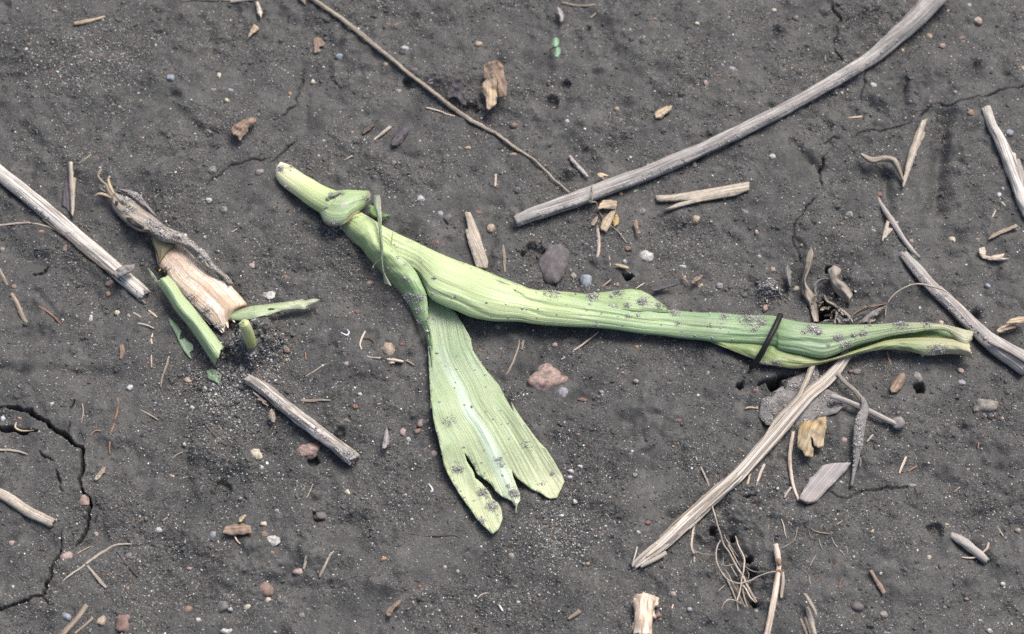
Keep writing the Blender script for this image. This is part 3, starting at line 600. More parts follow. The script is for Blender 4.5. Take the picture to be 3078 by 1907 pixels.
# a unit 12-vertex grain
_t = (1+5**.5)/2
ICO = np.array([(-1, _t, 0), (1, _t, 0), (-1, -_t, 0), (1, -_t, 0), (0, -1, _t), (0, 1, _t), (0, -1, -_t), (0, 1, -_t), (_t, 0, -1), (_t, 0, 1), (-_t, 0, -1), (-_t, 0, 1)])/math.hypot(1, _t)
ICF = np.array([(0, 11, 5), (0, 5, 1), (0, 1, 7), (0, 7, 10), (0, 10, 11), (1, 5, 9), (5, 11, 4), (11, 10, 2), (10, 7, 6), (7, 1, 8), (3, 9, 4), (3, 4, 2), (3, 2, 6), (3, 6, 8), (3, 8, 9), (4, 9, 5), (2, 4, 11), (6, 2, 10), (8, 6, 7), (9, 8, 1)])
def grain_mesh(C, r, g, squash=.8):
    n = len(C); V = ICO[None]*(1+g.uniform(-.28, .28, (n, 12, 1)))*(r[:, None, None]*g.uniform(.75, 1.25, (n, 1, 3)))
    V[:, :, 2] *= squash; a = g.uniform(0, 2*math.pi, n); c, s = np.cos(a)[:, None], np.sin(a)[:, None]
    V = np.stack([V[..., 0]*c-V[..., 1]*s, V[..., 0]*s+V[..., 1]*c, V[..., 2]], -1)+C[:, None]
    return V.reshape(-1, 3), (ICF[None]+12*np.arange(n)[:, None, None]).reshape(-1, 3)

# ------------------------------------------------------------------ the soil, its sand and its crumbs
idx = np.arange(len(GX)*len(GY)).reshape(len(GY), len(GX))
soil = fast('soil', np.stack([mx, my, H], -1).reshape(-1, 3), np.stack([idx[:-1, :-1], idx[:-1, 1:], idx[1:, 1:], idx[1:, :-1]], -1).reshape(-1, 4), M['soil'], True)
at_ = soil.data.attributes.new('sand', 'FLOAT', 'POINT'); at_.data.foreach_set('value', np.clip(SM, 0, 1.2).astype(np.float32).ravel())
tag(soil, 'dark grey cracked damp soil filling the whole picture', None, None, 'structure')
g = np.random.default_rng(11)
def scatter(n, power, lo):
    x = g.uniform(CX[0]+.002, CX[-1]-.002, n); y = g.uniform(CY[0]+.002, CY[-1]-.002, n); s = np.clip(sandiness(x, y), 0, 1.4)
    k = g.uniform(0, 1, n) < np.clip(lo+s**power, 0, 1); x, y = x[k], y[k]
    c = samp(CUT[J0:J0+len(CY), I0:I0+len(CX)], x, y) < .0004; x, y = x[c], y[c]
    return x, y, samp(HC, x, y)
x, y, z = scatter(190000, 1.2, .14); r = np.exp(g.normal(math.log(.000130), .40, len(x))); r = np.clip(r, .00006, .00055)
V, F = grain_mesh(np.stack([x, y, z+r*.15], 1), r, g); MND = [('a',1130,1230,110,4200),('10',1650,1350,260,1800),('11',120,1100,130,900),('b',600,700,90,300),('22',350,880,240,900),('00',550,450,420,1200),('c',470,560,90,500)]
mc = []
for t, a, b, rr, n in MND:
    q = flat(P(t, a, b))[0]; k = rr*K(t)*MPP; mc.append(np.stack([g.normal(q[0], k*.55, n), g.normal(q[1], k*.55, n)], 1))
mc = np.concatenate(mc); mz = samp(HC, mc[:, 0], mc[:, 1]); mr = np.clip(np.exp(g.normal(math.log(.000165), .45, len(mc))), .00008, .0006)
V2, F2 = grain_mesh(np.stack([mc[:, 0], mc[:, 1], mz+mr*.2], 1), mr, g); F = np.vstack([F, F2+len(V)]); V = np.vstack([V, V2])
sand = fast('sand_grains', V, F, M['sand']); tag(sand, 'pale sand grains strewn over the dark soil', None, None, 'stuff')
x, y, z = scatter(60000, 1.0, .25); r = np.clip(np.exp(g.normal(math.log(.00024), .5, len(x))), .0001, .0012)
mz = samp(HC, mc[:2600, 0], mc[:2600, 1]); x = np.concatenate([x, mc[:2600, 0]+.0002]); y = np.concatenate([y, mc[:2600, 1]+.0002]); z = np.concatenate([z, mz]); r = np.concatenate([r, np.clip(np.exp(g.normal(math.log(.00024), .55, 2600)), .0001, .0011)])
V, F = grain_mesh(np.stack([x, y, z-r*.1], 1), r, g); cr = fast('soil_crumbs', V, F, M['crumb']); tag(cr, 'small dark crumbs of soil lying on the ground', None, None, 'stuff')

# ------------------------------------------------------------------ the pulled-out maize seedling
def ground(p, h=0.0):
    (q,), _ = at(np.array([p[0]]), np.array([p[1]]), h); return q
maize = thing('maize_seedling', ground(P('11', 700, 120)[0]), 'wilting pale green maize seedling lying pulled out across the soil, leaf split at the tip', 'seedling')
stem = railtube('stem_base', P('b',82,180,100,235,180,315,290,400,380,470,470,530,560,590,640,610), P('b',140,98,215,122,280,165,350,210,430,250,520,305,600,340,690,370), M['base'], maize, fl=.85, emb=.9, n=28, step=4, crease=.03, seed=3, jag=.35, lift=.0006)
roll = railtube('rolled_leaf', P('b',860,540,930,580,1000,620,1080,670,1200,740)+P('11',1000,230,1200,330,1400,410,1600,490,1890,600)+P('12',200,640,500,690,850,752,1150,790,1300,805,1500,815,1700,830,1890,836)+P('13',150,845,350,880,600,888,850,882,1050,872,1250,880,1400,908,1530,940),
    P('b',760,700,850,770,960,830,1050,880,1150,1000)+P('11',1150,520,1215,620,1255,700,1340,752,1450,790,1560,835,1700,865,1890,870)+P('12',200,885,450,905,680,915,900,945,1200,975,1500,1005,1890,1030)+P('13',150,1062,300,1095,430,1125,520,1112,700,1042,850,1000,950,972,1120,945,1210,930,1340,936,1460,1030,1520,1000),
    M['roll'], maize, fl=.52, emb=.95, n=96, step=4, crease=.10, seed=5, folds=[([(.07, 2.95), (.106, 2.8), (.2, 2.45), (.27, 2.75), (.34, 2.9)], .14, .10), ([(.24, .75), (.276, 1.05), (.306, 1.47), (.355, 1.57), (.40, 1.67), (.52, 1.75), (.64, 1.9)], .12, .08), ([(.30, 2.0), (.33, 2.2), (.39, 2.4), (.47, 2.6)], .10, .08), ([(.06, .9), (.2, 1.0), (.33, .95)], .06, .07), ([(.60, 2.5), (.647, 2.35), (.74, 1.95), (.81, 1.9), (.9, 1.8)], .13, .10), ([(.45, 1.1), (.56, 1.2), (.7, 1.15)], .08, .06), ([(.66, 2.75), (.72, 2.5), (.76, 2.65)], .10, .08)], lift=[.0012, .0020, .0020, .0022, .0016, .0012, .0022, .0030, .0030], jag=.2)
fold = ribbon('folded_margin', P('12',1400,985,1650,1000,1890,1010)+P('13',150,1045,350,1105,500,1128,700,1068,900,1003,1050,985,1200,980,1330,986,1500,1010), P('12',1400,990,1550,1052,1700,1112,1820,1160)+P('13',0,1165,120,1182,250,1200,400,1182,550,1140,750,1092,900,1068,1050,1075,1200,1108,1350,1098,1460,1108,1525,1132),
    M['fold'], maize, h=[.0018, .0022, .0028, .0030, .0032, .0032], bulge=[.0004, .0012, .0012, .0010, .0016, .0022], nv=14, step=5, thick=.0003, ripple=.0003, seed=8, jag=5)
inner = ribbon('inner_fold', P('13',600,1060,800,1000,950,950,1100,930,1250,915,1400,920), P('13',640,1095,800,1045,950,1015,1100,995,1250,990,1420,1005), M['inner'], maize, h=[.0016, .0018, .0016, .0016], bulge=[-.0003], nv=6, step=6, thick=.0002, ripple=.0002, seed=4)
back = plate('back_leaf', P('12',240,640,420,655,560,672,680,660,800,645,890,635,960,645,1030,680,1090,725,1130,755,1160,800,900,800,500,760,250,700), M['backleaf'], maize, h=.0052, thick=.0003, ripple=.0006, seed=31, axis=-.12)
sheath = ribbon('leaf_sheath', P('b',610,610,690,700,760,790,860,870,920,950,1000,1040,1080,1130,1160,1210,1230,1290,1300,1400,1350,1500)+P('11',1180,890,1225,980,1248,1090,1256,1200), P('b',760,470,830,550,885,570,960,610,1010,680,1030,780,1110,830,1200,910,1290,1000,1360,1080,1410,1180,1450,1270,1465,1350,1475,1500)+P('11',1262,930,1272,1080,1278,1220),
    M['sheath'], maize, hA=[.0006, .0009, .0012, .0014, .0014, .0016, .0014], hB=[.0034, .0066, .0078, .0075, .0062, .0048, .0026], bulge=[.0014, .0034, .0030, .0022, .0012, .0006, .0002], nv=16, step=5, thick=.0004, ripple=.00045, seed=12)
cl = railtube('collar', P('b',470,520,500,575,530,625,590,655,660,655,720,635,770,585,830,540,885,500,930,450), P('b',560,385,600,362,645,345,700,338,760,338,820,340,880,342,930,345,950,370,950,400), M['collar'], maize, fl=.46, emb=1.0, n=36, step=4, crease=.16, seed=15, jag=.2, lift=[.0016, .0026, .0030, .0034])
tube('collar_rim', P('b',498,560,525,612,560,640,610,656,665,655,720,632,755,600,790,560,825,535,845,540), [6, 9, 10, 10, 9, 8, 7], M['tanleaf'], maize, hts=[.0030, .0034, .0040, .0044, .0048, .0054, .0060, .0064, .0066, .0068], n=7, wig=1.5, flat=.7)
tube('node_crease', P('b',555,415,580,395,620,380,660,365,690,350), [6, 12, 12, 10, 6], M['drystrip'], maize, hts=[.0064, .0074, .0076, .0070, .0060], n=7, wig=1.5, flat=.6)
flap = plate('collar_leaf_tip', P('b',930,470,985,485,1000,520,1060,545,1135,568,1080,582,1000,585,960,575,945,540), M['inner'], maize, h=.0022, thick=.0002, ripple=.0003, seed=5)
dry = ribbon('dry_leaf_strip', P('b',985,385,975,440,985,510,1010,590,1020,680,1028,780,1040,880,1045,980,1058,1080,1072,1190), P('b',1035,385,1042,440,1046,520,1052,600,1050,690,1058,790,1066,880,1062,980,1072,1080,1140,1210), M['drystrip'], maize,
    h=[.0090, .0095, .0095, .0092, .0088, .0084, .0072, .0052], bulge=[.0006], nv=5, step=4, thick=.00025, ripple=.0004, seed=14, jag=4)
spur = tube('dry_leaf_spur', P('b',1035,975,1000,1000,978,1025,968,1050), [7, 4, 7], M['drystrip'], maize, hts=[.0066, .0056, .0050, .0048], n=6)
# the split lower blade: midrib line gives the vein coordinates
MID = P('11',1290,700,1310,860,1345,1080,1400,1220,1470,1350,1530,1500)+P('21',1470,200,1560,380,1640,560,1700,690)
MID = resample(MID, 160); MS = np.concatenate([[0], np.cumsum(np.linalg.norm(np.diff(MID, axis=0), axis=1))]); MT = np.gradient(MID, axis=0); MT /= np.linalg.norm(MT, axis=1)[:, None]
blade_poly = (P('11',1248,690,1300,720,1400,760,1440,800,1500,900,1550,990,1560,1070,1600,1130,1650,1200,1750,1320,1800,1420,1850,1512)+P('22',35,15,70,75,110,135,180,230,215,275,260,320,300,380,340,450,368,500,378,530,360,570,345,600,330,635,290,640,262,628,240,612,200,592,160,576,130,550,95,525,62,498,45,472,38,448,48,500,70,560,88,600,95,650,78,672,68,700,66,740)
   +P('21',1690,690,1655,650,1600,625,1560,592,1530,545,1495,518,1440,482,1425,440,1400,400,1380,370,1358,342,1375,400,1420,470,1430,508,1475,545,1520,600,1540,640,1575,665,1595,700,1606,765,1590,810,1580,835,1540,868,1500,830,1470,800,1440,770,1400,705,1370,670,1330,610,1290,545,1255,480,1230,420,1215,350,1195,260,1172,180,1160,110,1152,50,1145,0)+P('11',1268,1490,1258,1350,1250,1200,1246,1080,1244,900))
def mid_coords(q):
    d = ((q[:, None]-MID[None])**2).sum(-1); k = d.argmin(1); r = q-MID[k]; return MS[k]/MS[-1], r[:, 0]*-MT[k, 1]+r[:, 1]*MT[k, 0], MS[k]
def blade_uv(q, mp):
    t, v, s = mid_coords(q); half = np.interp(t, [0, .3, .6, .85, 1], [120, 150, 175, 215, 240]); n = v/half*.5
    return np.stack([s*mp.mean(), n*.030], 1), np.stack([t, n+.5], 1)
def blade_z(q):
    t, v, s = mid_coords(q); a = abs(v)
    h = np.interp(t, [0, .2, .5, .8, 1], [.0018, .0024, .0030, .0024, .0012])+a/170*.0010*np.interp(t, [0, .3, 1], [.4, 1.2, .8])
    h = h+.0008*np.sin(s/55.+np.sign(v)*1.1)*np.clip(a/110, 0, 1)**1.5+.0005*np.exp(-(v/9)**2)*np.clip(t*3-1, 0, 1)
    return h+.00022*pn(v/9., s/210., 3)
blade = plate('split_blade', blade_poly, M['blade'], maize, thick=.0003, step=8, zf=blade_z, uvf=blade_uv, ripple=.0003, seed=21, jag=1.3)
# soil that clings to the plant: grains set down on the surfaces the camera sees
def hit_clusters(parent, srcs, clusters, seed, mat, rmin=.00008, rmax=.00024, name='clinging_soil', pile=.0006):
    Vs, Fs, o = [], [], 0
    for s in srcs:
        V, F = WORLD[s.name]; Vs += [Vector(v) for v in V]; Fs += [tuple(i+o for i in f) for f in F]; o += len(V)
    bv = BVHTree.FromPolygons(Vs, Fs); gg = np.random.default_rng(seed); C, R = [], []
    for t, a, b, rad, n in clusters:
        (cx, cy), = P(t, a, b); rad *= K(t)
        ph = gg.uniform(0, 6.28)
        for _ in range(int(n*6)):
            th, rr = gg.uniform(0, 6.28), rad*gg.uniform(0, 1)**.7*(1+.35*math.sin(2*gg.uniform(0, 6.28)+ph)); px, py = cx+rr*math.cos(th), cy+rr*math.sin(th)*.75
            x, y, tt = rayxy(px, py, 0.0); d = Vector((float(x), float(y), 0))-Vector(CAM); d.normalize(); hp = bv.ray_cast(Vector(CAM), d)
            if hp[0] is None: continue
            k = max(0, 1-rr/rad); r = min(rmax*2.2, rmin*.75*math.exp(abs(gg.normal(0, .62))))*(.6+.5*k); C.append(np.array(hp[0])+np.array([0, 0, r*.2+gg.uniform(0, pile)*k*min(1, n/25)])); R.append(r)
    V, F = grain_mesh(np.array(C), np.array(R), gg, .95); return mk(name, V, F, mat, None, None, parent, False)
CL = [('11',1100,710,72,110),('11',1080,565,32,22),('11',1180,880,40,30),('11',1245,940,25,18),('11',1245,1060,22,14),('11',1080,465,16,10),('11',1030,410,12,7),('11',1310,1090,12,8),('11',1165,790,42,30),('11',1240,850,22,14),('11',1190,700,40,30),('11',1440,690,12,5),('11',960,490,20,8),
 ('12',330,650,90,90),('12',620,678,66,60),('12',750,688,22,16),('12',970,725,52,70),('12',870,830,24,16),('12',940,822,18,12),('12',1200,795,62,50),('12',1220,882,32,14),('12',860,752,32,20),('12',1720,842,90,120),('12',1820,872,42,40),('12',1560,828,50,30),('12',1090,762,52,30),('12',120,775,12,8),('12',800,655,52,40),('12',600,745,12,6),('12',1450,890,30,10),('12',1760,920,60,20),('12',640,895,30,14),
 ('13',390,912,64,110),('13',430,945,40,40),('13',570,982,46,70),('13',680,966,30,26),('13',750,950,32,36),('13',1010,872,78,170),('13',780,875,62,50),('13',640,1022,42,36),('13',1280,1075,84,110),('13',1080,950,32,18),('13',600,1045,32,20),('13',20,862,62,40),('13',1200,885,62,30),('13',330,942,40,14),('13',500,1035,22,10),('13',60,1165,30,16),('13',130,1160,40,14),
 ('21',1320,450,52,60),('21',1475,600,52,60),('21',1540,690,58,80),('21',1470,785,32,34),('21',1580,390,32,20),('21',1260,150,62,24),('21',1680,600,42,40),('21',1600,420,30,12),('22',300,480,26,14),('22',60,620,40,30),('22',20,560,30,14),('22',130,300,60,12),('22',230,540,40,10),
 ('b',610,385,60,44),('b',560,420,30,24),('b',690,365,36,22),('b',540,500,30,10),('b',620,650,70,50),('b',680,690,34,40),('b',130,140,50,40),('b',230,130,60,24),('b',930,420,60,44),('b',180,310,60,14)]
hit_clusters(maize, [stem, roll, fold, sheath, cl, blade, back], CL, 5, M['dirt'])
tipdirt = hit_clusters(maize, [cl, dry], [('b',985,350,48,120),('b',960,390,44,60)], 9, M['dirt'], name='soil_lump')
# a few free specks over leaf and stalk
gg = np.random.default_rng(77); SP = []
for _ in range(170):
    k = gg.integers(0, 3)
    if k == 0: SP.append(('12', gg.uniform(0, 1890), gg.uniform(640, 1000), 8, 2))
    elif k == 1: SP.append(('21', gg.uniform(1160, 1700), gg.uniform(0, 800), 8, 2))
    else: SP.append(('11', gg.uniform(900, 1890), gg.uniform(300, 1500), 8, 2))
hit_clusters(maize, [roll, fold, sheath, blade, back], SP, 6, M['dirt'], .00010, .00026, 'soil_specks', .0001)

# ------------------------------------------------------------------ the rotting stalk, its dry leaf and the things round it
rot = thing('rotting_stalk', ground(P('a', 750, 760)[0]), 'rotting peach and white stalk with a shrivelled grey leaf, beside the green leaf strip', 'stalk')
rs = railtube('stalk', P('a',455,500,470,600,490,690,540,740,570,800,640,870,700,940,770,1000,840,1070,900,1120,925,1100), P('a',545,525,640,560,730,640,790,700,860,760,930,790,985,850,1040,910,1060,945,1000,985,950,1030), M['rotted'], rot, fl=.42, emb=.9, n=40, step=4, crease=.2, seed=23, jag=.75)
for k, v in enumerate(((790,1000,850,1070,905,1128), (840,1010,890,1075,915,1118), (900,1000,930,1060,940,1095), (700,930,770,1010,830,1075), (980,960,1010,985,1040,1000), (920,960,965,1030,985,1060))):
    tube('loose_fibre', P('a', *v), [9, 10, 4], M['rotted'], rot, lift=.0012+.0004*(k % 3), n=7, flat=.6, jag=.5, wig=1)
dl = ribbon('dry_leaf', P('a',185,250,183,300,225,360,290,425,360,465,440,480,500,530,580,545,660,570,720,625,790,700,860,745,945,805), P('a',210,215,255,235,320,265,390,320,460,370,530,430,620,470,690,510,740,560,800,605,850,680,920,745,965,810), M['deadleaf'], rot, h=[.0022, .0028, .0040, .0050, .0052, .0048, .0040], bulge=[.0012, .0014, .0022, .0026, .0022, .0016, .0008], nv=14, step=4, thick=.0004, ripple=.0011, seed=27)
lf = ribbon('dry_leaf_back', P('a',225,195,290,235,350,275,420,335,470,375), P('a',250,192,310,200,370,235,420,295,475,365), M['dirtleaf'], rot, h=[.0012, .002, .0026, .003], bulge=[.0008], nv=6, step=4, thick=.0004, ripple=.0006, seed=29)
tube('curled_tip', P('a',190,240,160,195,150,165,122,140,98,110,105,80,120,62), [13, 10, 9, 7, 8, 10, 9], M['tanstem'], rot, lift=[.003, .0035, .003, .0028, .002], n=8, flat=.5)
tube('curled_tip', P('a',200,225,182,190,168,150,165,125,175,110), [12, 11, 9, 10, 9], M['tanleaf'], rot, lift=[.003, .0035, .003, .0035], n=8, flat=.5)
tube('curled_tip', P('a',190,245,150,232,110,222,80,232,68,250), [13, 11, 10, 7, 4], M['tanleaf'], rot, lift=[.003, .0026, .002, .0012], n=8, flat=.5)
tube('curled_tip', P('a',175,225,140,205,118,190,105,160), [10, 7, 6, 4], M['tanstem'], rot, lift=[.003, .002, .0016], n=8, flat=.5)
plate('painted_hole_shade', P('a',278,375,310,378,345,405,385,430,435,455,430,468,380,445,330,430,290,400), M['blackchip'], rot, h=.0058, thick=.0002, ripple=.0002, seed=31)  # black plate on the dry leaf, painted shade of an open slit
plate('painted_hole_shade', P('a',205,268,225,270,228,288,212,292), M['blackchip'], rot, h=.0046, thick=.0002, ripple=.0001, seed=33)  # smaller black plate, its colour stands for the shade inside a hole
ribbon('olive_sheath', P('a',440,500,455,560,480,620,490,680), P('a',540,530,600,545,560,600,500,660), M['mould'], rot, h=[.0032, .0034, .0032], bulge=[.0012], nv=6, step=4, ripple=.0004, seed=35)
hit_clusters(rot, [dl, rs, lf], [('a',520,480,80,90),('a',620,500,80,100),('a',700,560,70,80),('a',790,640,70,90),('a',850,710,60,60),('a',920,780,50,40),('a',440,410,60,50),('a',340,240,70,70),('a',300,330,60,30),('a',870,1090,50,30),('a',700,900,50,20),('a',800,980,60,20),('a',290,250,60,50),('a',480,440,60,60),('a',760,590,60,70)], 12, M['dirt'], .00011, .00030)
st = tag(ribbon('leaf_strip', P('a',472,795,540,890,600,985,680,1080,750,1180,800,1260,850,1332), P('a',550,748,605,810,650,880,710,950,780,1040,850,1130,910,1215), M['strip'], None, h=[.0042, .0046, .0046, .0040, .0030], bulge=[.0030, .0032, .0026], nv=16, step=5, thick=.0004, ripple=.00025, seed=36, jag=5), 'cut strip of bright green leaf with pale edges, next to the rotting stalk', 'leaf')
plate('torn_spike', P('a',412,702,440,722,470,760,488,790,478,800,462,785,440,745), M['drystrip'], st, h=.0040, thick=.0003, ripple=.0002, seed=37)
for poly, lab in ((P('a',548,1022,575,1042,615,1075,640,1110,628,1140,625,1170,660,1160,690,1185,715,1205,712,1235,690,1250,705,1295,680,1275,650,1235,625,1190,600,1130,565,1070), 'half buried green leaf piece under the lower side of the cut green strip'), (P('a',800,1372,835,1358,860,1370,905,1405,885,1440,880,1458,840,1435,808,1422), 'small square scrap of green leaf just below the tip of the green strip')):
    tag(plate('green_leaf_scrap', poly, M['greenbit'], None, h=.0005, thick=.0004, ripple=.0004), lab, 'leaf scrap', 'green leaf scraps on the soil')
tag(plate('torn_leaf', P('a',918,1035,945,1005,990,985,1040,965,1110,948,1180,942)+P('b',0,1378,130,1360,250,1345,330,1330,360,1345,420,1322,490,1332,440,1360,380,1385,350,1412,440,1385,360,1420,250,1415,150,1428,60,1460,0,1482)+P('a',1180,1010,1100,1035,1030,1045,960,1040), M['scrap'], None, h=.0030, thick=.0003, ripple=.0005, holes=[P('b',2,1415,40,1408,82,1415,70,1428,30,1432)], axis=.15, dome=.0010, curl=-.0016, jag=.8), 'narrow torn green leaf with a small hole, above the cut green shoot', 'leaf')
sh = thing('cut_shoot', ground(P('a', 1085, 1200)[0]), 'short upright cut green shoot with concentric rings, standing in a sandy mound', 'shoot')
sp0 = P('a', 1092,1205,1075,1150,1055,1090,1042,1060)
tube('outer_sheath', sp0, [40, 42, 37, 33], M['shoot'], sh, hts=[.0005, .0035, .0075, .0092], n=18, flat=1, jag=.1, step=3, rough=.05)
tube('inner_core', P('a',1052,1085,1042,1055), [24, 23], M['shoot'], sh, hts=[.0080, .0096], n=14, flat=1, jag=.05, step=3, rough=.03)
tube('heart', P('a',1046,1075,1040,1050), [12, 11], M['base'], sh, hts=[.0088, .0100], n=10, flat=1, jag=.05, step=3, rough=.03)
tube('rotten_foot', P('a',1098,1225,1085,1190), [27, 24], M['redroot'], sh, hts=[.0002, .0024], n=12, flat=1, jag=.1, step=3)
fly = tube('small_fly', P('a',470,712,485,718,500,720,515,728,530,738,545,745), [6, 14, 13, 20, 24, 10], M['insect'], None, hts=[.0052, .0054, .0056, .0058, .0058, .0056], n=10, flat=.9, step=1.6, rough=.02, groove=.0)
tag(fly, 'tiny black insect with an orange band, at the top end of the green strip', 'insect')
tube('orange_band', P('a',497,720,504,723), [13, 13], M['insectband'], fly, hts=[.0058, .0059], n=10, step=1.5)
for a, b in (((520, 725), (545, 690)), ((535, 730), (575, 700))): plate('wing', P('a', a[0], a[1], (a[0]+b[0])//2+9, (a[1]+b[1])//2-2, b[0], b[1], (a[0]+b[0])//2-7, (a[1]+b[1])//2+2), M['wing'], fly, h=.0064, thick=.00008, ripple=0, jag=0)
for v in ((500, 735, 485, 760), (515, 740, 505, 765), (480, 708, 440, 694, 340, 692)): tube('leg' if len(v) == 4 else 'antenna', P('a', *v), [2.2, 1.4], M['insect'], fly, hts=[.0054, .0046] if len(v) == 4 else [.0056, .0058, .005], n=5, step=2)

# ------------------------------------------------------------------ sticks and stems
def stick(name, pts, w, mat, label, cat='stem', group=None, **k): return tag(tube(name, pts, w, M[mat], None, **k), label, cat, group)
tw = stick('dead_twig', P('F',1228,528,1262,513,1300,500,1380,473,1440,450,1560,405,1700,343,1850,270,1980,197,2070,142,2130,92,2185,42,2245,-25), [38, 46, 50, 52, 50, 50, 46, 43, 44, 48, 56, 66, 74], 'greywood', 'longest curved grey dead stem, running to the top edge at the upper right', flat=.85, emb=.75, lift=[.001, .001, .0006, .0005, .001, .002], jag=.25, n=28, groove=.07, rough=.09, step=5)
stick('fibre_loop', P('02',612,1318,618,1350,620,1390,612,1425,590,1440)+P('12',640,20,655,70,690,130,740,180,800,230,860,310), [5, 6, 6, 5, 4, 3], 'tanstem', 'thin yellowish fibre looped over the lower end of the longest grey stem', 'fibre', hts=[.0045, .0054, .0056, .0052, .004, .0025, .0012, .001, .001, .0008, .0006], n=6)
lstk = stick('dead_twig', P('F',-20,398,60,462,130,520,200,580,260,630,345,705), [49, 51, 51, 51, 50, 47], 'palestick', 'thick bleached dead stem entering from the left edge towards the rotting stalk', flat=.8, jag=.5, n=28, groove=.09, step=5)
tube('dark_split', P('10',300,140,420,230,540,330,660,430,780,520,860,580), [4, 9, 8, 10, 9, 5], M['rootdark'], lstk, hts=[.0036, .0034, .0034, .0034, .0032, .0030], n=8, jag=.3, wig=2)
tube('torn_fibre', P('10',860,560,930,640,1035,740), [14, 12, 5], M['strawdull'], lstk, lift=.0008, n=7, jag=.5)
tag(plate('soil_coated_flake', P('a',195,730,235,700,270,685,335,680,330,715,300,730,255,755,215,765), M['dirtleaf'], None, h=.0052, thick=.0006, ripple=.0008, dome=.0008), 'grey flake lying across the lower end of the thick bleached left stem', 'flake')
s3 = stick('dead_twig', P('F',588,902,640,935,700,985,760,1030,815,1072,846,1098), [34, 46, 48, 47, 50, 50], 'knobby', 'knobbly bleached stem with a dirty rounded end, below the cut green shoot', flat=.85, jag=.3, n=28, groove=.09, rough=.13, step=5, lift=[0, .0005, .0012, .0014, .0005])
tube('bark_shred', P('21',30,0,90,20,60,20,100,45), [8, 7, 5], M['strawdull'], s3, lift=.001, n=6); tube('bark_shred', P('10',1800,1370,1850,1410,1900,1450), [7, 8, 4], M['straw'], s3, lift=.0006, n=6)
stick('straw', P('20',-40,585,60,640,180,720,270,765,345,800), [32, 36, 36, 36, 34], 'straw', 'pale straw stub with a square cut end, at the left edge below the deep crack', 'straw', 'loose straws on the soil', flat=.7, jag=.15, groove=.08)
s5 = stick('dead_twig', P('13',1030,385,1130,500,1260,645,1400,770,1520,890,1650,1010,1780,1090,1930,1180), [30, 40, 42, 46, 52, 62, 72, 84], 'purplestem', 'mauve grey dead stem widening towards the right edge past the seedling tip', flat=.7, jag=.25, n=28, groove=.1, rough=.09, step=5, lift=[.0002, .0006, .001, .0012])
tube('side_strand', P('13',1290,620,1370,690,1460,780,1520,840), [10, 12, 11, 8], M['purplestem'], s5, lift=.0016, n=8); tube('bark_split', P('13',1640,1020,1760,1075,1900,1160), [5, 7, 8], M['rootdark'], s5, lift=[.0040, .0046, .0052], n=6)
stick('dead_twig', P('13',850,-10,890,60,950,150,1020,260,1085,350,1150,415), [12, 16, 19, 18, 16, 9], 'purplestem', 'thin grey stem lying above the upper end of the mauve grey stem', flat=.8, n=12, rough=.12)
s7 = stick('dead_twig', P('03',1622,765,1660,880,1720,1000,1775,1120,1820,1240,1860,1360)+P('13',1885,30,1935,120), [28, 32, 38, 46, 46, 42, 40, 38], 'palestick', 'crooked pale stem with a swollen node at the upper right edge', flat=.85, jag=.2, n=24, rough=.16, groove=.09)
tube('node', P('03',1770,1085,1800,1110,1818,1150), [14, 30, 14], M['palestick'], s7, lift=.0014, n=12, rough=.2, flat=.6); tube('side_branch', P('03',1840,1140,1870,1240,1900,1330), [20, 24, 24], M['greywood'], s7, lift=.0008, n=12)
tag(plate('straw', P('03',1160,860,1205,840,1180,930,1140,1040,1105,1150,1065,1260,1038,1335,1025,1320,1045,1200,1075,1060,1115,960), M['straw'], None, h=.0012, thick=.0007, dome=.0008, ripple=.0002, jag=.5), 'flat tapering pale straw standing upright in the picture, beside the curled grey leaf', 'straw', 'loose straws on the soil')
stick('straw_sliver', P('03',1210,860,1165,990,1120,1080), [5, 7, 4], 'straw', 'thin sliver along the right side of the flat tapering straw', 'straw', 'loose straws on the soil', n=6)
tag(ribbon('curled_leaf', P('03',725,1105,800,1160,880,1150,940,1160,985,1215,1030,1290), P('03',735,1085,810,1115,900,1105,980,1125,1015,1190,1035,1270), M['deadleaf'], None, h=[.003, .0042, .0032, .0014], bulge=[.001], nv=6, step=4, ripple=.0004), 'curled brown grey leaf ribbon touching the flat tapering straw', 'leaf')
tag(plate('straw', P('02',1065,1388,1170,1385,1300,1365,1480,1335,1640,1305,1728,1292,1728,1345,1640,1385,1520,1405,1400,1425,1280,1455,1140,1500,1130,1485,1230,1440,1330,1415,1200,1420,1075,1425), M['straw'], None, h=.0010, thick=.0008, dome=.0006, ripple=.0003, jag=.6), 'forked split straw below the longest grey stem, ends pointing left', 'straw', 'loose straws on the soil')
cu = stick('frayed_culm', P('c',1215,1085,1165,1150,1090,1260,980,1370,880,1450,790,1540)+P('22',1711,245,1600,370,1500,480,1380,590,1260,700,1140,810,1020,920,920,1000,815,1075), [34, 36, 40, 42, 44, 46, 46, 45, 44, 44, 46, 44, 36, 24], 'culm', 'long frayed dry grass culm running down left from under the seedling tip', 'culm', lift=[.0000, .0008, .0016, .0014, .0006, .0004, .0002], flat=.6, jag=.6, n=32, groove=.13, rough=.07, step=5)
CUL = resample(P('c',1165,1150,1090,1260,980,1370,880,1450,790,1540)+P('22',1711,245,1600,370,1500,480,1380,590,1260,700,1140,810,1020,920,900,1010), 40); CN = np.gradient(CUL, axis=0); CN /= np.linalg.norm(CN, axis=1)[:, None]
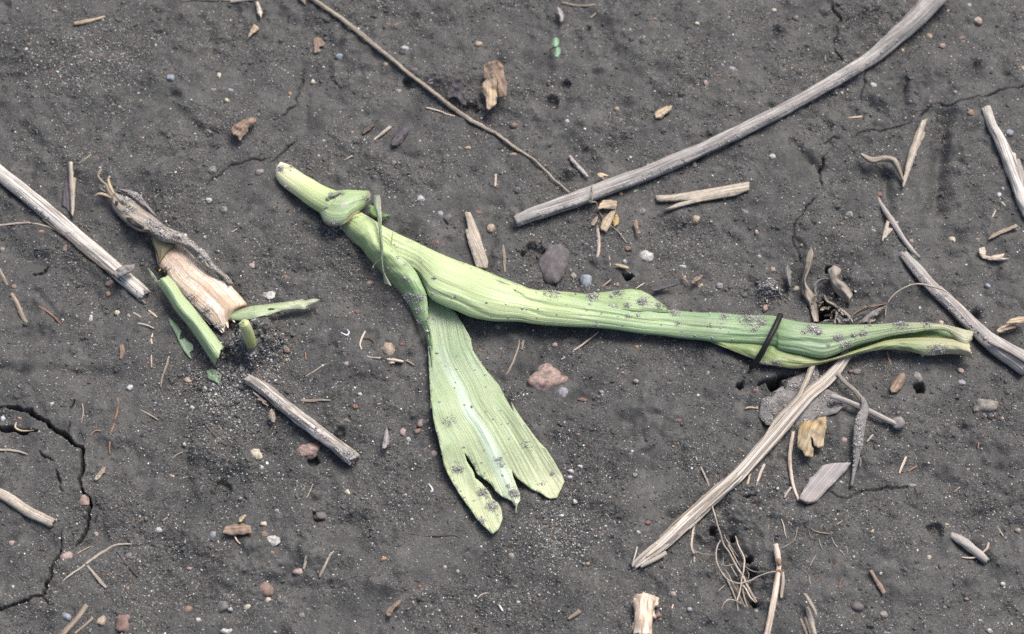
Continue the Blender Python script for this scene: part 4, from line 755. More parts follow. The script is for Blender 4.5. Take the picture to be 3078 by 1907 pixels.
for k, (o0, o1, i0, i1, w, m, hh) in enumerate(((-14, -19, 0, 33, 12, 'straw', .0020), (-4, -6, 3, 40, 10, 'culm', .0028), (7, 9, 0, 38, 13, 'culm', .0026), (16, 20, 6, 37, 10, 'strawdull', .0020), (1, 14, 16, 40, 9, 'straw', .0028), (-9, -16, 20, 40, 9, 'culm', .0024))):
    q = CUL[i0:i1]; o = np.linspace(o0, o1, len(q))+3*np.sin(np.arange(len(q))*.33+k*2); q = np.stack([q[:, 0]-CN[i0:i1, 1]*o, q[:, 1]+CN[i0:i1, 0]*o], 1)
    tube('strand', [tuple(p) for p in q[::2]], [w*.7, w, w, w, w*.5], M[m], cu, hts=list(np.interp(np.linspace(0, 1, len(q[::2])), [0, .12, .4, 1], [.0012, hh, hh*.92, hh*.62])), n=8, flat=.6, jag=.8, rough=.1, wig=1.5)
tube('side_shoot', P('c',905,1160,880,1215,840,1320,790,1420,740,1512)+P('23',140,110,80,190,20,290), [19, 21, 18, 16, 15, 13, 8], M['straw'], cu, lift=[.0012, .0024, .0030, .0026], n=14, groove=.1)
tube('side_shoot', P('22',1711,195,1665,250,1635,310), [12, 10, 4], M['straw'], cu, lift=.0022, n=8)
for v, w in (((970,930,900,985,840,1040,812,1078), 14), ((1030,990,960,1030,900,1062,868,1082), 16), ((845,950,835,990,820,1040,810,1070), 6), ((1000,905,930,955,880,1000), 10)): tube('frayed_strand', P('22', *v), [w, w, w*.4], M['culm'], cu, lift=.0012, n=8, jag=.5)
tag(plate('straw_chip', P('00',482,1150,505,1148,510,1200,520,1260,540,1265,535,1340,524,1440,520,1512)+P('10',515,120,502,100), M['straw'], None, h=.0012, thick=.0008, dome=.0005, jag=.6), 'small pale upright straw chip above the thick bleached left stem', 'straw', 'loose straws on the soil')
tag(plate('dark_sliver', P('00',470,1260,490,1290,500,1360,498,1512)+P('10',470,60,440,40,450,-60,455,-80), M['darkchip'], None, h=.0008, thick=.0008, jag=.4), 'dark slate coloured sliver against the left side of the upright straw chip', 'sliver')
tag(plate('straw_chip', P('11',1508,88,1545,92,1580,170,1612,250,1640,350,1672,440,1665,485,1585,488,1560,400,1530,310,1508,215,1530,205,1520,150), M['straw'], None, h=.0010, thick=.0008, dome=.0007, jag=.8, axis=-1.15), 'broad ragged straw chip just above the middle of the seedling stalk', 'straw', 'loose straws on the soil')
for t, v, w, m, lab in [('11',(1780,325,1785,420,1790,520),(9,11,6),'strawdull','thin dull straw sliver right of the broad ragged straw chip'),
 ('12',(655,205,660,300,652,420),(11,13,11),'root','short brown upright rod right of the long mauve slate stone'),
 ('12',(735,400,745,480),(6,5),'strawdull','tiny dark straw just right of the brown upright rod'),
 ('12',(745,570,700,610,660,640),(7,7,5),'strawdull','short straw touching the top of the seedling beside the blue pebble'),
 ('12',(1000,585,960,610,920,637),(4,6,3),'straw','fine pale straw in the dark hollow above the back leaf'),
 ('12',(660,940,560,1020,395,1138),(5,7,6),'straw','fine straw slanting down left below the middle of the seedling'),
 ('12',(100,950,90,1050,45,1170,5,1245),(4,5,8,6),'strawdull','slender dull straw between the split blade and the pink granite'),
 ('12',(125,1005,115,1070),(9,6),'strawdull','short brown straw beside the slender dull straw, above the pink granite'),
 ('00',(525,172,600,155,670,140,745,118),(13,16,12,8),'tanleaf','faint pinkish straw flake at the upper left corner'),
 ('00',(1635,12,1720,2,1800,-8),(13,14,12),'straw','pale straw touching the top edge left of the thin tan stem'),
 ('00',(1280,0,1450,-2,1640,4),(6,5,5),'strawdull','fine dull straw along the top edge, left of the pale straw'),
 ('00',(650,1100,600,1135,555,1165),(6,7,4),'strawdull','faint thin straw above the curled tips of the shrivelled leaf'),
 ('01',(975,900,920,950,860,998),(13,11,6),'straw','short pale straw beside the dark mauve chip'),
 ('01',(708,1108,645,1140),(7,4),'straw','tiny straw above the stem base of the seedling'),
 ('01',(1725,1240,1722,1330),(8,8),'rootpale','tiny white upright splinter below the thin tan stem'),
 ('01',(1230,766,1310,785,1380,812,1440,830),(5,6,5,4),'rootpale','thin pale twiglet joining the middle of the thin tan stem'),
 ('01',(945,165,1000,180,1055,160),(5,7,4),'redroot','tiny rusty curl right of the thin tan stem near the top edge'),
 ('02',(400,20,480,38,560,42,640,36),(9,9,11,9),'strawdull','dull straw end at the top edge above the green sprout'),
 ('02',(1480,540,1550,536,1610,545),(4,5,4),'redroot','fine rusty thread above the longest grey stem'),
 ('02',(600,130,640,95),(6,4),'strawdull','tiny straw right of the mauve curl at the top'),
 ('03',(640,840,700,835,742,828),(5,9,8),'tanleaf','tiny tan flake above the long thin crack on the right'),
 ('03',(480,440,482,380,485,330),(4,4,3),'strawdull','fine upright straw above the longest grey stem near the top right crack'),
 ('13',(1660,130,1680,100,1690,75),(8,6,4),'straw','tiny pale straw near the right edge under the crooked pale stem'),
 ('13',(1730,20,1760,50),(9,6),'straw','tiny tan splinter left of the crooked pale stem end'),
 ('13',(915,1080,930,1130,950,1180),(7,8,5),'redroot','short rusty root poking out under the seedling tip'),
 ('20',(760,-5,755,80,725,180,705,280,708,355),(7,8,8,7,4),'redroot','long rusty root right of the deep crack'),
 ('20',(550,1062,620,1010,700,960,770,935,900,932),(9,10,9,8,4),'root','dull root curving above the straw splinter at lower left'),
 ('20',(548,1065,500,1100,440,1140,400,1172),(6,7,7,3),'root','thin root stretching left from the dull curved root'),
 ('20',(560,1072,610,1130,650,1180,682,1215),(6,10,11,8),'straw','pale straw splinter hanging below the dull curved root'),
 ('20',(740,960,790,1030,840,1090,885,1142),(4,9,10,4),'darkchip','dark sliver right of the pale straw splinter'),
 ('20',(558,1325,500,1405,440,1475,385,1540),(17,19,19,18),'strawdull','mauve straw stub leaving the bottom edge at lower left'),
 ('20',(600,1410,540,1460,480,1512),(9,10,9),'strawdull','ochre straw next to the mauve straw stub at the bottom edge'),
 ('20',(590,945,540,970,490,995),(4,5,4),'strawdull','tiny thread above the dull curved root'),
 ('20',(1175,340,1100,380,1055,415,1038,445),(4,5,6,4),'tanstem','small curved tan root under the sandy patch below the cut green strip'),
 ('20',(1305,145,1360,210,1420,275,1460,300),(3,5,5,3),'rootdark','fine dark root left of the knobbly stem'),
 ('20',(905,70,960,100,1020,135),(4,6,4),'strawdull','fine dull thread right of the long rusty root'),
 ('20',(650,205,610,205,575,240),(6,5,4),'redroot','tiny reddish fibre left of the long rusty root'),
 ('20',(530,30,535,90,522,160),(4,5,3),'tanstem','fine tan thread above the deep crack'),
 ('20',(1100,745,1045,785),(5,6),'strawdull','tiny straw in the gritty soil right of the forked crack'),
 ('20',(930,765,890,790),(5,5),'redroot','tiny rust fibre left of the gritty pebbles at lower left'),
 ('20',(-10,325,60,328,130,340,182,358),(8,9,8,4),'root','root end in the hollow inside the deep crack'),
 ('20',(105,150,100,185,150,205,220,200),(6,7,6,4),'tanleaf','small brown hooked fibre by the upper branch of the deep crack'),
 ('10',(-10,185,60,178,150,168,250,172,350,200,450,245),(7,8,8,7,6,4),'root','thin root arching to the thick bleached left stem'),
 ('10',(-5,500,25,560,55,615),(12,13,9),'strawdull','straw piece at the left edge, upper of two in line'),
 ('10',(80,670,120,740,160,830,195,885),(13,16,14,9),'strawdull','dull straw piece near the left edge, lower of two in line'),
 ('10',(275,760,330,790,390,840,435,892),(4,7,7,5),'redroot','reddish root right of the two dull straws at the left edge'),
 ('10',(1085,955,1075,1000,1088,1050,1076,1110,1075,1198),(6,7,7,6,5),'rootpale','wavy pale root standing below the half buried green leaf'),
 ('10',(1200,1115,1180,1190,1150,1270,1140,1335),(6,8,7,4),'strawdull','dull straw right of the wavy pale root'),
 ('10',(980,880,1030,890,1095,918),(7,8,4),'root','small root left of the half buried green leaf'),
 ('10',(1055,790,1090,815,1115,838),(8,10,6),'tanleaf','short tan splinter left of the cut green strip'),
 ('10',(945,805,975,820,1005,838),(6,7,4),'root','tiny root left of the short tan splinter'),
 ('10',(860,1035,870,1080,855,1140),(14,18,9),'brownleaf','rusty woody blot sunk in the soil above the long rusty root'),
 ('10',(1690,205,1640,235),(4,4),'straw','tiny yellow thread between the shrivelled leaf and the seedling'),
 ('11',(340,1428,420,1430,480,1424,552,1428),(9,11,9,6),'strawdull','dull straw right of the knobbly stem'),
 ('11',(880,1455,940,1448,1000,1455),(5,7,5),'strawdull','faint straw left of the split blade'),
 ('11',(370,1258,430,1225,490,1185,545,1160),(4,6,5,3),'tanstem','thin tan thread above the knobbly stem'),
 ('11',(372,1085,378,1140),(4,4),'redroot','tiny rusty thread left of the white root hook'),
 ('11',(788,985,830,980,865,1020,872,1070),(4,5,6,4),'rootdark','dark curl inside the white root hook'),
 ('11',(880,1150,910,1190,960,1208,990,1200),(4,5,5,3),'rootdark','dark curl below the white root hook'),
 ('11',(840,1230,890,1250,945,1285),(3,4,3),'rootdark','fine dark thread below the white root hook'),
 ('11',(1090,1145,1120,1160,1150,1180),(4,5,3),'tanstem','tan tail at the right end of the white root hook'),
 ('21',(535,965,500,1000,470,1060,440,1120,430,1150),(8,9,9,9,5),'root','brown twiglet below the blue black clod'),
 ('21',(345,1010,338,1050,328,1098),(13,11,9),'straw','short cream straw near the two tan and purple stones at lower left'),
 ('21',(955,843,1030,865,1140,880,1220,878,1290,875,1335,892),(3,5,5,4,5,3),'rootdark','long fine dark root under the lowest leaf lobe'),
 ('21',(385,545,370,590,345,640),(3,4,4),'tanstem','fine pale thread below the knobbly stem end'),
 ('21',(1440,1285,1470,1255,1510,1245),(3,4,3),'rootpale','fine pale hooked thread below the lowest leaf lobe'),
 ('21',(1155,290,1120,310,1090,330),(4,5,3),'redroot','tiny rusty thread beside the split blade margin'),
 ('22',(478,1362,440,1390,402,1418),(14,13,8),'strawdull','short straw chip left of the knobbly stub at the bottom'),
 ('22',(1070,1275,1078,1320,1062,1370,1060,1415),(4,6,5,4),'rootpale','fine pale root with a small pebble at its top, right of the knobbly stub'),
 ('22',(1590,445,1565,510,1540,588),(8,10,6),'tanleaf','left one of two short straws under the frayed culm'),
 ('22',(1660,425,1635,490,1605,568),(10,9,5),'straw','right one of two short straws under the frayed culm'),
 ('22',(1385,480,1375,520),(4,3),'rootdark','tiny dark thread above the frayed culm'),
 ('22',(1540,65,1570,55,1625,62),(6,8,4),'tanleaf','tiny curled fibre left of the soil coated leaf under the seedling'),
 ('22',(1480,300,1530,340),(5,4),'redroot','tiny dark red fibre above the middle of the frayed culm'),
 ('23',(745,222,722,250,700,278),(7,8,4),'straw','tiny pale straw right of the soil coated root, upper of two'),
 ('23',(955,372,930,425,908,480),(7,9,6),'rootpale','tiny pale straw right of the soil coated root, lower of two'),
 ('23',(1020,430,990,450,962,468),(6,7,4),'redroot','tiny orange splinter beside the lower pale straw on the right'),
 ('23',(1420,280,1415,320),(5,4),'redroot','tiny rust splinter below the large grey white stone'),
 ('23',(212,568,190,600,170,638),(8,9,6),'root','short root left of the thin white stem'),
 ('23',(1510,780,1545,830,1580,885),(4,7,5),'strawdull','fine dull straw above the rough mauve twig'),
 ('23',(1300,565,1260,600),(5,6),'strawdull','tiny straw in the middle of the lower right soil'),
 ('23',(1480,640,1420,635,1380,660,1372,690),(3,4,4,3),'rootdark','fine dark hooked root above the fine dull straw'),
 ('23',(545,782,505,808),(4,6),'strawdull','tiny straw above the tangle of fine roots')]:
    cat = 'root' if 'root' in m else 'straw'
    nm = {'redroot': 'rusty_root', 'root': 'root', 'rootpale': 'pale_root', 'rootdark': 'dark_root', 'straw': 'straw', 'strawdull': 'straw', 'tanstem': 'thread_root', 'tanleaf': 'straw_flake', 'brownleaf': 'bark_flake', 'darkchip': 'dark_sliver'}[m]
    tag(tube(nm, P(t, *v), w, M[m], None, flat=.75, emb=.55, n=8 if max(w) < 14 else 12, rough=.14, groove=.08, wig=1.2 if len(v) > 4 else 0), lab, cat, 'fine roots on the soil' if cat == 'root' else 'loose straws on the soil')
stick('thin_twig', P('01',395,-25,520,60,650,152,760,240,870,330,980,415,1080,502,1210,602,1350,712,1450,790,1560,862,1680,925,1760,972,1890,1072)+P('02',100,1070,200,1135,270,1200,330,1262,400,1325,455,1370), [18, 17, 16, 16, 15, 14, 14, 14, 15, 16, 14, 12, 11, 10, 9, 8, 7, 6, 6], 'tanstem', 'long thin tan stem running down right from the top edge', 'stem', flat=.9, n=12, rough=.14, lift=[.0004, .0008, .0006, .0004, .0006], wig=1.5)
stick('twig_stub', P('01',330,-15,360,10,375,38), [14, 13, 5], 'tanstem', 'short tan stub beside the top end of the long thin tan stem', 'stem', n=8)
wh = stick('white_root', P('11',800,935,775,985,760,1035,785,1085,830,1120,920,1130,1000,1140,1068,1152), [5, 8, 6, 5, 5, 9, 12, 9], 'rootpale', 'white hooked root with a flat broad end, left of the split blade', 'root', n=8, wig=1)
# white fluff and flakes
for t, v, lab in (('11',(625,945,650,960,672,965,684,945,670,925), 'tiny white fluff curl left of the seedling sheath'), ('21',(1130,545,1150,570,1155,595,1140,590), 'tiny torn white flake left of the split blade lobe'), ('21',(1582,1322,1595,1345,1608,1368), 'tiny white bent fluff near the bottom centre')):
    tag(tube('white_fluff', P(t, *v), [4, 7, 4], M['fluff'], None, n=6, lift=.0003, wig=1), lab, 'fluff')

def along(pts, n, off, rad, cnt, seed):
    r = np.random.default_rng(seed); q = resample(pts, n); t = np.gradient(q, axis=0); t /= np.linalg.norm(t, axis=1)[:, None]
    return [('S', q[i, 0]-t[i, 1]*off*r.uniform(.3, 1), q[i, 1]+t[i, 0]*off*r.uniform(.3, 1), rad*r.uniform(.5, 1.3), int(cnt*r.uniform(.1, 1.2))) for i in range(n)]
TILES['S'] = (0, 0, 1.0)
hit_clusters(tw, [tw], along(P('F',1240,522,1300,500,1380,473,1440,450,1560,405,1700,343,1850,270,1980,197,2070,142,2130,92), 46, 16, 12, 12, 1), 21, M['dirt'], .00008, .0002, 'clinging_soil', .0003)
hit_clusters(s5, [s5], along(P('13',1030,385,1130,500,1260,645,1400,770,1520,890,1650,1010,1780,1090), 26, 8, 14, 8, 2), 22, M['dirt'], .00008, .0002, 'clinging_soil', .0002)
hit_clusters(s3, [s3], along(P('F',600,910,640,935,700,985,760,1030,815,1072,846,1098), 22, 8, 14, 10, 3)+[('21',630,350,40,50),('21',600,400,40,50)], 23, M['dirt'], .00008, .00024, 'clinging_soil', .0003)
hit_clusters(lstk, [lstk], along(P('F',0,410,60,462,130,520,200,580,260,630,345,705), 24, 18, 10, 8, 4), 24, M['dirt'], .00008, .0002, 'clinging_soil', .0002)

# ------------------------------------------------------------------ leaf scraps and flakes
def scrap(name, t, v, mat, label, cat='leaf scrap', group='dead leaf scraps on the soil', **k):
    k.setdefault('jag', .9); return tag(plate(name, P(t, *v), M[mat], None, **k), label, cat, group)
scrap('dead_leaf_scrap', '01', (1640,470,1680,440,1740,430,1780,470,1785,540,1805,600,1800,680,1745,692,1735,640,1742,590,1720,530,1690,555,1640,560), 'brownleaf', 'upper grey brown half of the crumpled dead leaf left of the green sprout', h=.0022, curl=.0018, dome=.0010, ripple=.0012)
scrap('dead_leaf_scrap', '01', (1625,600,1665,550,1710,530,1735,560,1735,640,1730,735,1700,765,1670,778,1655,745,1650,690,1620,650), 'tanleaf', 'lower tan half of the crumpled dead leaf left of the green sprout', h=.0026, curl=.0012, dome=.0014, ripple=.0012)
scrap('dark_leaf_scrap', '01', (1430,545,1480,540,1485,590,1475,640,1495,700,1520,745,1485,740,1450,690,1415,690,1385,700,1375,670,1410,620), 'darkchip', 'dark grey leaf scrap in the hollow beside the long thin tan stem', h=.0022, curl=.001, ripple=.0008)
scrap('dark_flake', '01', (980,1010,1000,960,1040,915,1090,905,1115,915,1090,960,1060,1010,1020,1038,990,1035), 'darkchip', 'oblong mauve grey flake below the long thin tan stem', 'flake', dome=.001, thick=.0008)
scrap('black_flake', '01', (775,945,800,910,850,880,865,890,830,925,785,950), 'rootdark', 'small black flake left of the short pale straw', 'flake', thick=.0006)
scrap('tan_flake', '02', (1055,800,1090,775,1140,755,1185,752,1170,785,1135,810,1105,845,1065,840), 'tanleaf', 'small pale wedge shaped flake above the longest grey stem', 'flake', dome=.0008, thick=.0006)
scrap('grey_flake', '02', (445,1105,465,1105,510,1160,560,1210,590,1255,575,1258,520,1210,465,1150), 'bluechip', 'narrow light grey flake above the lower end of the longest grey stem', 'flake', thick=.0006, dome=.0005)
scrap('curled_flake', '02', (650,1230,690,1228,735,1248,700,1250,685,1262,715,1285,690,1282,660,1258), 'tanleaf', 'curled bark flake touching the longest grey stem', 'flake', h=.0018, dome=.001)
scrap('tan_leaf_scrap', '12', (655,70,670,30,690,5,740,2,785,10,790,45,780,70,730,68,690,62), 'tanleaf', 'bright tan folded leaf scrap just under the lower end of the longest grey stem', h=.0016, dome=.0006, curl=.0012)
scrap('tan_leaf_scrap', '12', (672,190,690,140,725,105,760,70,785,75,765,130,745,180,715,235,695,215,680,220), 'tanleaf', 'pale shredded leaf scrap below the bright tan folded scrap', h=.0010, dome=.0003)
scrap('tan_leaf_scrap', '12', (765,130,790,100,808,140,800,175,770,190,760,170), 'ochreleaf', 'small ochre leaf scrap right of the pale shredded scrap', h=.0010, dome=.0003)
scrap('straw_chip', '12', (605,175,640,120,660,105,655,140,625,185), 'strawdull', 'small brown splinter left of the pale shredded leaf scrap', 'straw', 'loose straws on the soil', thick=.0006)
scrap('brown_flake', '12', (905,165,930,140,945,170,940,210,965,240,935,245,912,215), 'brownleaf', 'brown curled flake above the white quartz pebble', 'flake', h=.001, dome=.0008)
scrap('ochre_husk', '12', (770,458,800,455,850,465,878,485,850,500,815,490), 'ochreleaf', 'small yellow brown husk in front of the white quartz pebble', 'husk', h=.0012, dome=.0010)
scrap('brown_curl', '12', (1250,505,1262,540,1290,580,1310,595,1280,590,1255,560), 'brownleaf', 'thin brown leaf curl above the back leaf of the seedling', h=.0016, thick=.0004)
scrap('brown_curl', '12', (1310,592,1345,550,1395,535,1385,575,1345,598), 'brownleaf', 'brown winged leaf curl right of the thin brown curl', h=.0016, dome=.0012)
scrap('dark_leaf_scrap', '12', (1035,640,1080,615,1150,605,1225,600,1150,630,1090,652,1045,655), 'darkchip', 'grey mud coated leaf edge in the dark hollow behind the seedling', h=.0014, dome=.001)
scrap('brown_flake', '00', (1640,925,1660,890,1720,855,1770,840,1815,838,1812,880,1765,900,1750,945,1720,970,1700,1005,1690,970,1660,965), 'brownleaf', 'brown bark flake above the crack at upper left', 'flake', h=.0018, dome=.0012, ripple=.0008)
scrap('tan_leaf_scrap', '00', (1755,275,1775,225,1800,170,1835,195,1830,215,1790,240), 'tanleaf', 'small tan leaf scrap under the top edge wood chip', h=.0012)
scrap('wood_chip', '00', (1812,15,1835,10,1855,60,1868,95,1850,115,1825,105,1820,60), 'rootpale', 'pinkish wood chip hanging from the top edge', 'chip', thick=.0012, dome=.0012)
scrap('mauve_curl', '02', (350,55,375,52,405,80,415,120,400,155,380,155,385,120,372,85), 'purplestem', 'mauve grey curled husk near the top edge above the green sprout', 'husk', h=.0014, dome=.0014)
scrap('tan_flake', '01', (430,275,470,265,510,300,505,325,470,330,475,370,440,375,435,330), 'brownleaf', 'faint tan flake between the crack and the long thin stem', 'flake', thick=.0005)
scrap('tan_leaf_scrap', '13', (1692,930,1730,900,1765,885,1835,890,1830,915,1780,925,1740,945,1705,948), 'rosyleaf' if 'rosyleaf' in M else 'tanleaf', 'lower pinkish half of the curled leaf at the right edge', h=.0016, dome=.001)
scrap('tan_leaf_scrap', '13', (1760,880,1790,850,1850,830,1910,832,1910,885,1850,880,1800,885), 'tanleaf', 'upper pale half of the curled leaf at the right edge', h=.0030, dome=.001)
scrap('forked_straw', '13', (1570,345,1610,338,1620,370,1615,395,1650,405,1700,392,1750,385,1745,400,1710,412,1785,420,1740,430,1650,432,1600,420,1575,385), 'rootpale', 'small forked pale straw near the right edge', 'straw', 'loose straws on the soil', thick=.0007, dome=.0005)
scrap('straw', '13', (1630,285,1670,240,1730,212,1790,195,1830,170,1855,200,1800,215,1740,240,1690,265,1650,280), 'strawdull', 'ragged straw with a hooked end at the right, above the forked pale straw', 'straw', 'loose straws on the soil', thick=.0007, dome=.0005)
scrap('brown_flake', '13', (935,1340,950,1300,985,1255,1030,1230,1052,1250,1045,1300,1015,1350,985,1372,945,1365), 'brownleaf', 'speckled brown bark flake below the seedling tip', 'flake', dome=.0012, thick=.0008)
scrap('pale_splinter', '13', (878,298,890,230,915,145,935,160,925,200,960,210,930,250,895,275), 'straw', 'wedge shaped pale splinter under the thin grey stem on the right', 'straw', 'loose straws on the soil', thick=.0008, dome=.0004)
scrap('ochre_leaf', '23', (255,235,262,180,290,145,335,135,350,150,390,120,440,112,442,180,425,255,425,305,390,315,362,295,355,250,340,240,345,300,358,318,355,370,300,365,290,335,250,312), 'ochreleaf', 'notched yellow brown leaf below the soil coated leaf', h=.0016, dome=.0012, curl=.0008, ripple=.0007)
scrap('grey_chip', '23', (262,640,300,570,325,535,330,510,360,490,415,425,480,412,600,408,570,460,510,520,440,590,375,655,320,660), 'bluechip', 'broad blue grey wood chip with slanted ends, under the ochre leaf', 'chip', 'dead leaf scraps on the soil', thick=.0012, dome=.0008, axis=.85, h=.001)
scrap('faint_flake', '23', (718,1100,740,1098,765,1150,800,1195,822,1240,805,1258,780,1215,750,1170), 'brownleaf', 'dull narrow flake in the lower right soil', 'flake', thick=.0005)
scrap('bent_leaf', '23', (282,1250,310,1248,345,1290,368,1340,385,1385,370,1395,345,1350,318,1290), 'deadleaf', 'grey bent leaf blade at the bottom above the two straws', h=.0028, dome=.001, thick=.0004)
scrap('seed_husk', '21', (828,320,830,270,845,220,862,180,870,215,882,255,878,290,850,318), 'bluechip', 'pale pointed seed husk left of the split blade', 'husk', h=.0014, dome=.0016)
scrap('seed_husk', '21', (90,115,100,85,120,60,140,85,148,120,138,150,120,145), 'tanstem', 'olive pointed husk beside the knobbly stem', 'husk', h=.0012, dome=.0014)
scrap('leaf_shred', '20', (1430,860,1450,820,1500,805,1560,798,1610,815,1618,860,1560,870,1500,875), 'brownleaf', 'tan shred of leaf at lower left beside a blue pebble', h=.0012, dome=.0003, curl=.0008, ripple=.0006)
tag(tube('leaf_shred', P('20',1512,815,1510,870,1520,905,1545,932), [7, 7, 6, 4], M['rootpale'], None, n=7), 'pale hooked shred over the tan shred of leaf at lower left', 'leaf scrap')
scrap('pale_husk', '20', (1530,785,1540,760,1570,740,1585,748,1570,775,1550,795), 'tanleaf', 'small pale husk above the tan shred of leaf at lower left', 'husk', h=.0012, dome=.0012)
scrap('brown_chip', '21', (855,1375,870,1340,905,1320,930,1295,955,1290,945,1325,915,1335,900,1360,895,1395,865,1400), 'brownleaf', 'brown bent bark chip at the bottom, left of the bottom centre', 'chip', h=.0012, dome=.0008)
scrap('white_flake', '20', (605,515,620,490,660,440,680,435,675,465,640,510,615,525), 'strawdull', 'dull flake half sunk right of the deep crack', 'flake', thick=.0004)
# soil-coated leaf and roots under the tip of the seedling
scl = scrap('soil_coated_leaf', '13', (30,1420,95,1380,150,1340,250,1265,330,1225,420,1180,435,1250,405,1330,500,1350,590,1395,605,1470,560,1512,420,1560,330,1640,230,1610,150,1600,60,1600,5,1540), 'dirtleaf', 'big grey soil coated leaf beneath the frayed culm', 'leaf', h=.0004, curl=.0003, dome=.0006, ripple=.0016, thick=.0003)
hit_clusters(scl, [scl], [('13', *q, 60, 60) for q in [(60,1450),(120,1500),(180,1390),(260,1330),(330,1280),(400,1240),(360,1400),(470,1400),(560,1440),(300,1500),(200,1480),(80,1560),(420,1500),(350,1580)]], 33, M['dirt'], .00008, .00024, 'clinging_soil', .0004)
cr1 = stick('coated_root', P('23',670,-10,688,60,665,130,648,220,640,320,630,400,615,480,602,562), [14, 26, 36, 36, 30, 18, 12, 9], 'dirtleaf', 'thick grey soil coated root tapering downwards, right of the ochre leaf', 'root', n=18, rough=.14, groove=.05, lift=[.0035, .0020, .0008])
hit_clusters(cr1, [cr1], [('23',650,y_,32,40) for y_ in range(60, 330, 34)]+[('23',620,y_,16,10) for y_ in range(340, 480, 30)], 31, M['dirt'], .00008, .00022, 'clinging_soil', .0003)
stick('branched_root', P('13',565,1238,620,1300,680,1350,720,1400,755,1470,775,1530), [14, 15, 16, 17, 15, 12], 'deadleaf', 'grey branching root above the thick soil coated root', 'root', n=10, lift=.0022, rough=.14)
stick('coated_root', P('23',648,370,660,400,655,440), [7, 8, 4], 'dirtleaf', 'little side spur of the thick soil coated root', 'root', n=8, lift=.0006)
stick('grey_stick', P('23',470,-20,560,10,680,60,790,115,895,165), [16, 18, 20, 20, 18], 'purplestem', 'straight grey stick with a soil lump on its end, right of the soil coated root', 'stick', n=14, lift=[.0024, .0018, .0006])
tag(pebble('soil_lump', P('23', 895,165)[0], 42, 36, .4, M['dirtleaf'], 61, .3, .9), 'grey soil lump at the end of the straight grey stick', 'soil lump')
stick('pale_twig', P('23',228,212,215,290,205,380,212,470,228,560,262,652), [11, 13, 13, 13, 12, 9], 'rootpale', 'thin white bent stem left of the blue grey wood chip', 'stem', n=10)
stick('straw', P('23',42,420,20,470,-5,535), [9, 10, 7], 'rootpale', 'short pale straw beside the lower edge of the frayed culm', 'straw', 'loose straws on the soil', n=8)
# the crumpled dead leaves above the seedling tip
LG = 'crumpled dead leaves above the seedling tip'
def leafrib(a, b, mat, lab, **k): return tag(ribbon('dead_leaf', P('c', *a), P('c', *b), M[mat], None, nv=9, step=3, ripple=.0010, thick=.00018, jag=6, **k), lab, 'dead leaf', LG)
leafrib((868,130,830,200,805,310,795,400,790,500,790,560,840,650,870,740,890,810), (872,128,895,200,870,320,825,430,850,500,900,560,930,640,940,740,940,810), 'deadleaf', 'tall twisted grey dead leaf pointing up above the seedling tip', h=[.004, .005, .0035, .002, .0015, .002], bulge=[.0014])
leafrib((650,280,632,330,640,400,660,450,670,500), (655,280,685,340,695,400,690,450,690,500), 'dirtleaf', 'small grey leaf sliver left of the tall twisted dead leaf', h=[.003, .0025, .0015], bulge=[.001])
leafrib((1060,310,1020,340,1030,390,1045,450,1080,530,1140,590,1215,650), (1090,295,1140,330,1140,370,1120,420,1180,460,1250,560,1225,600), 'deadleaf', 'knobbed grey dead leaf with a split end, right of the tall twisted leaf', h=[.0036, .0040, .0034, .0026, .0016], bulge=[.0018])
leafrib((890,520,895,470,930,430,980,415,1040,412), (910,560,930,490,960,450,1000,430,1040,425), 'dirtleaf', 'arched grey leaf bridging the tall and the knobbed dead leaf', h=[.002, .003, .0035], bulge=[.0005])
leafrib((975,560,1000,610,1060,660,1110,690), (1000,565,1030,605,1085,640,1120,680), 'deadleaf', 'short grey leaf strip crossing the dark pit above the seedling', h=[.003, .0034, .003], bulge=[.0006])
leafrib((1225,760,1290,710,1400,660,1500,645,1560,640), (1235,780,1300,735,1400,690,1490,670,1560,650), 'brownleaf', 'long brown grey leaf edge ending at the thin arching stem', h=[.002, .0028, .0032, .003], bulge=[.0005])
leafrib((1310,820,1380,740,1470,680,1560,645), (1400,812,1470,760,1530,700,1562,655), 'dirtleaf', 'soil coated leaf fold right below the long brown grey leaf edge', h=[.002, .0025, .003], bulge=[.0008])
for v, w, lab, hh in (((1095,690,1105,750,1085,830), (10, 11, 8), 'upright grey stalk piece in the pit above the seedling', .0018), ((1110,680,1170,720,1220,770,1255,825), (10, 11, 10, 7), 'slanting grey stalk piece in the pit above the seedling', .0018), ((1130,770,1180,745,1230,760), (8, 9, 6), 'small curled stalk piece deep in the pit above the seedling', .0012), ((940,620,945,660,920,700), (9, 8, 5), 'short grey stub left of the pit above the seedling', .001), ((990,760,1030,750,1070,780), (8, 10, 6), 'lowest curled piece in the pit above the seedling', .0003), ((1555,650,1550,700,1545,760), (5, 5, 3), 'fine thread hanging from the end of the brown grey leaf edge', .001)):
    tag(tube('stalk_piece', P('c', *v), w, M['deadleaf'], None, n=8, lift=hh, rough=.15), lab, 'dead leaf', LG)
_l = random.Random(5)
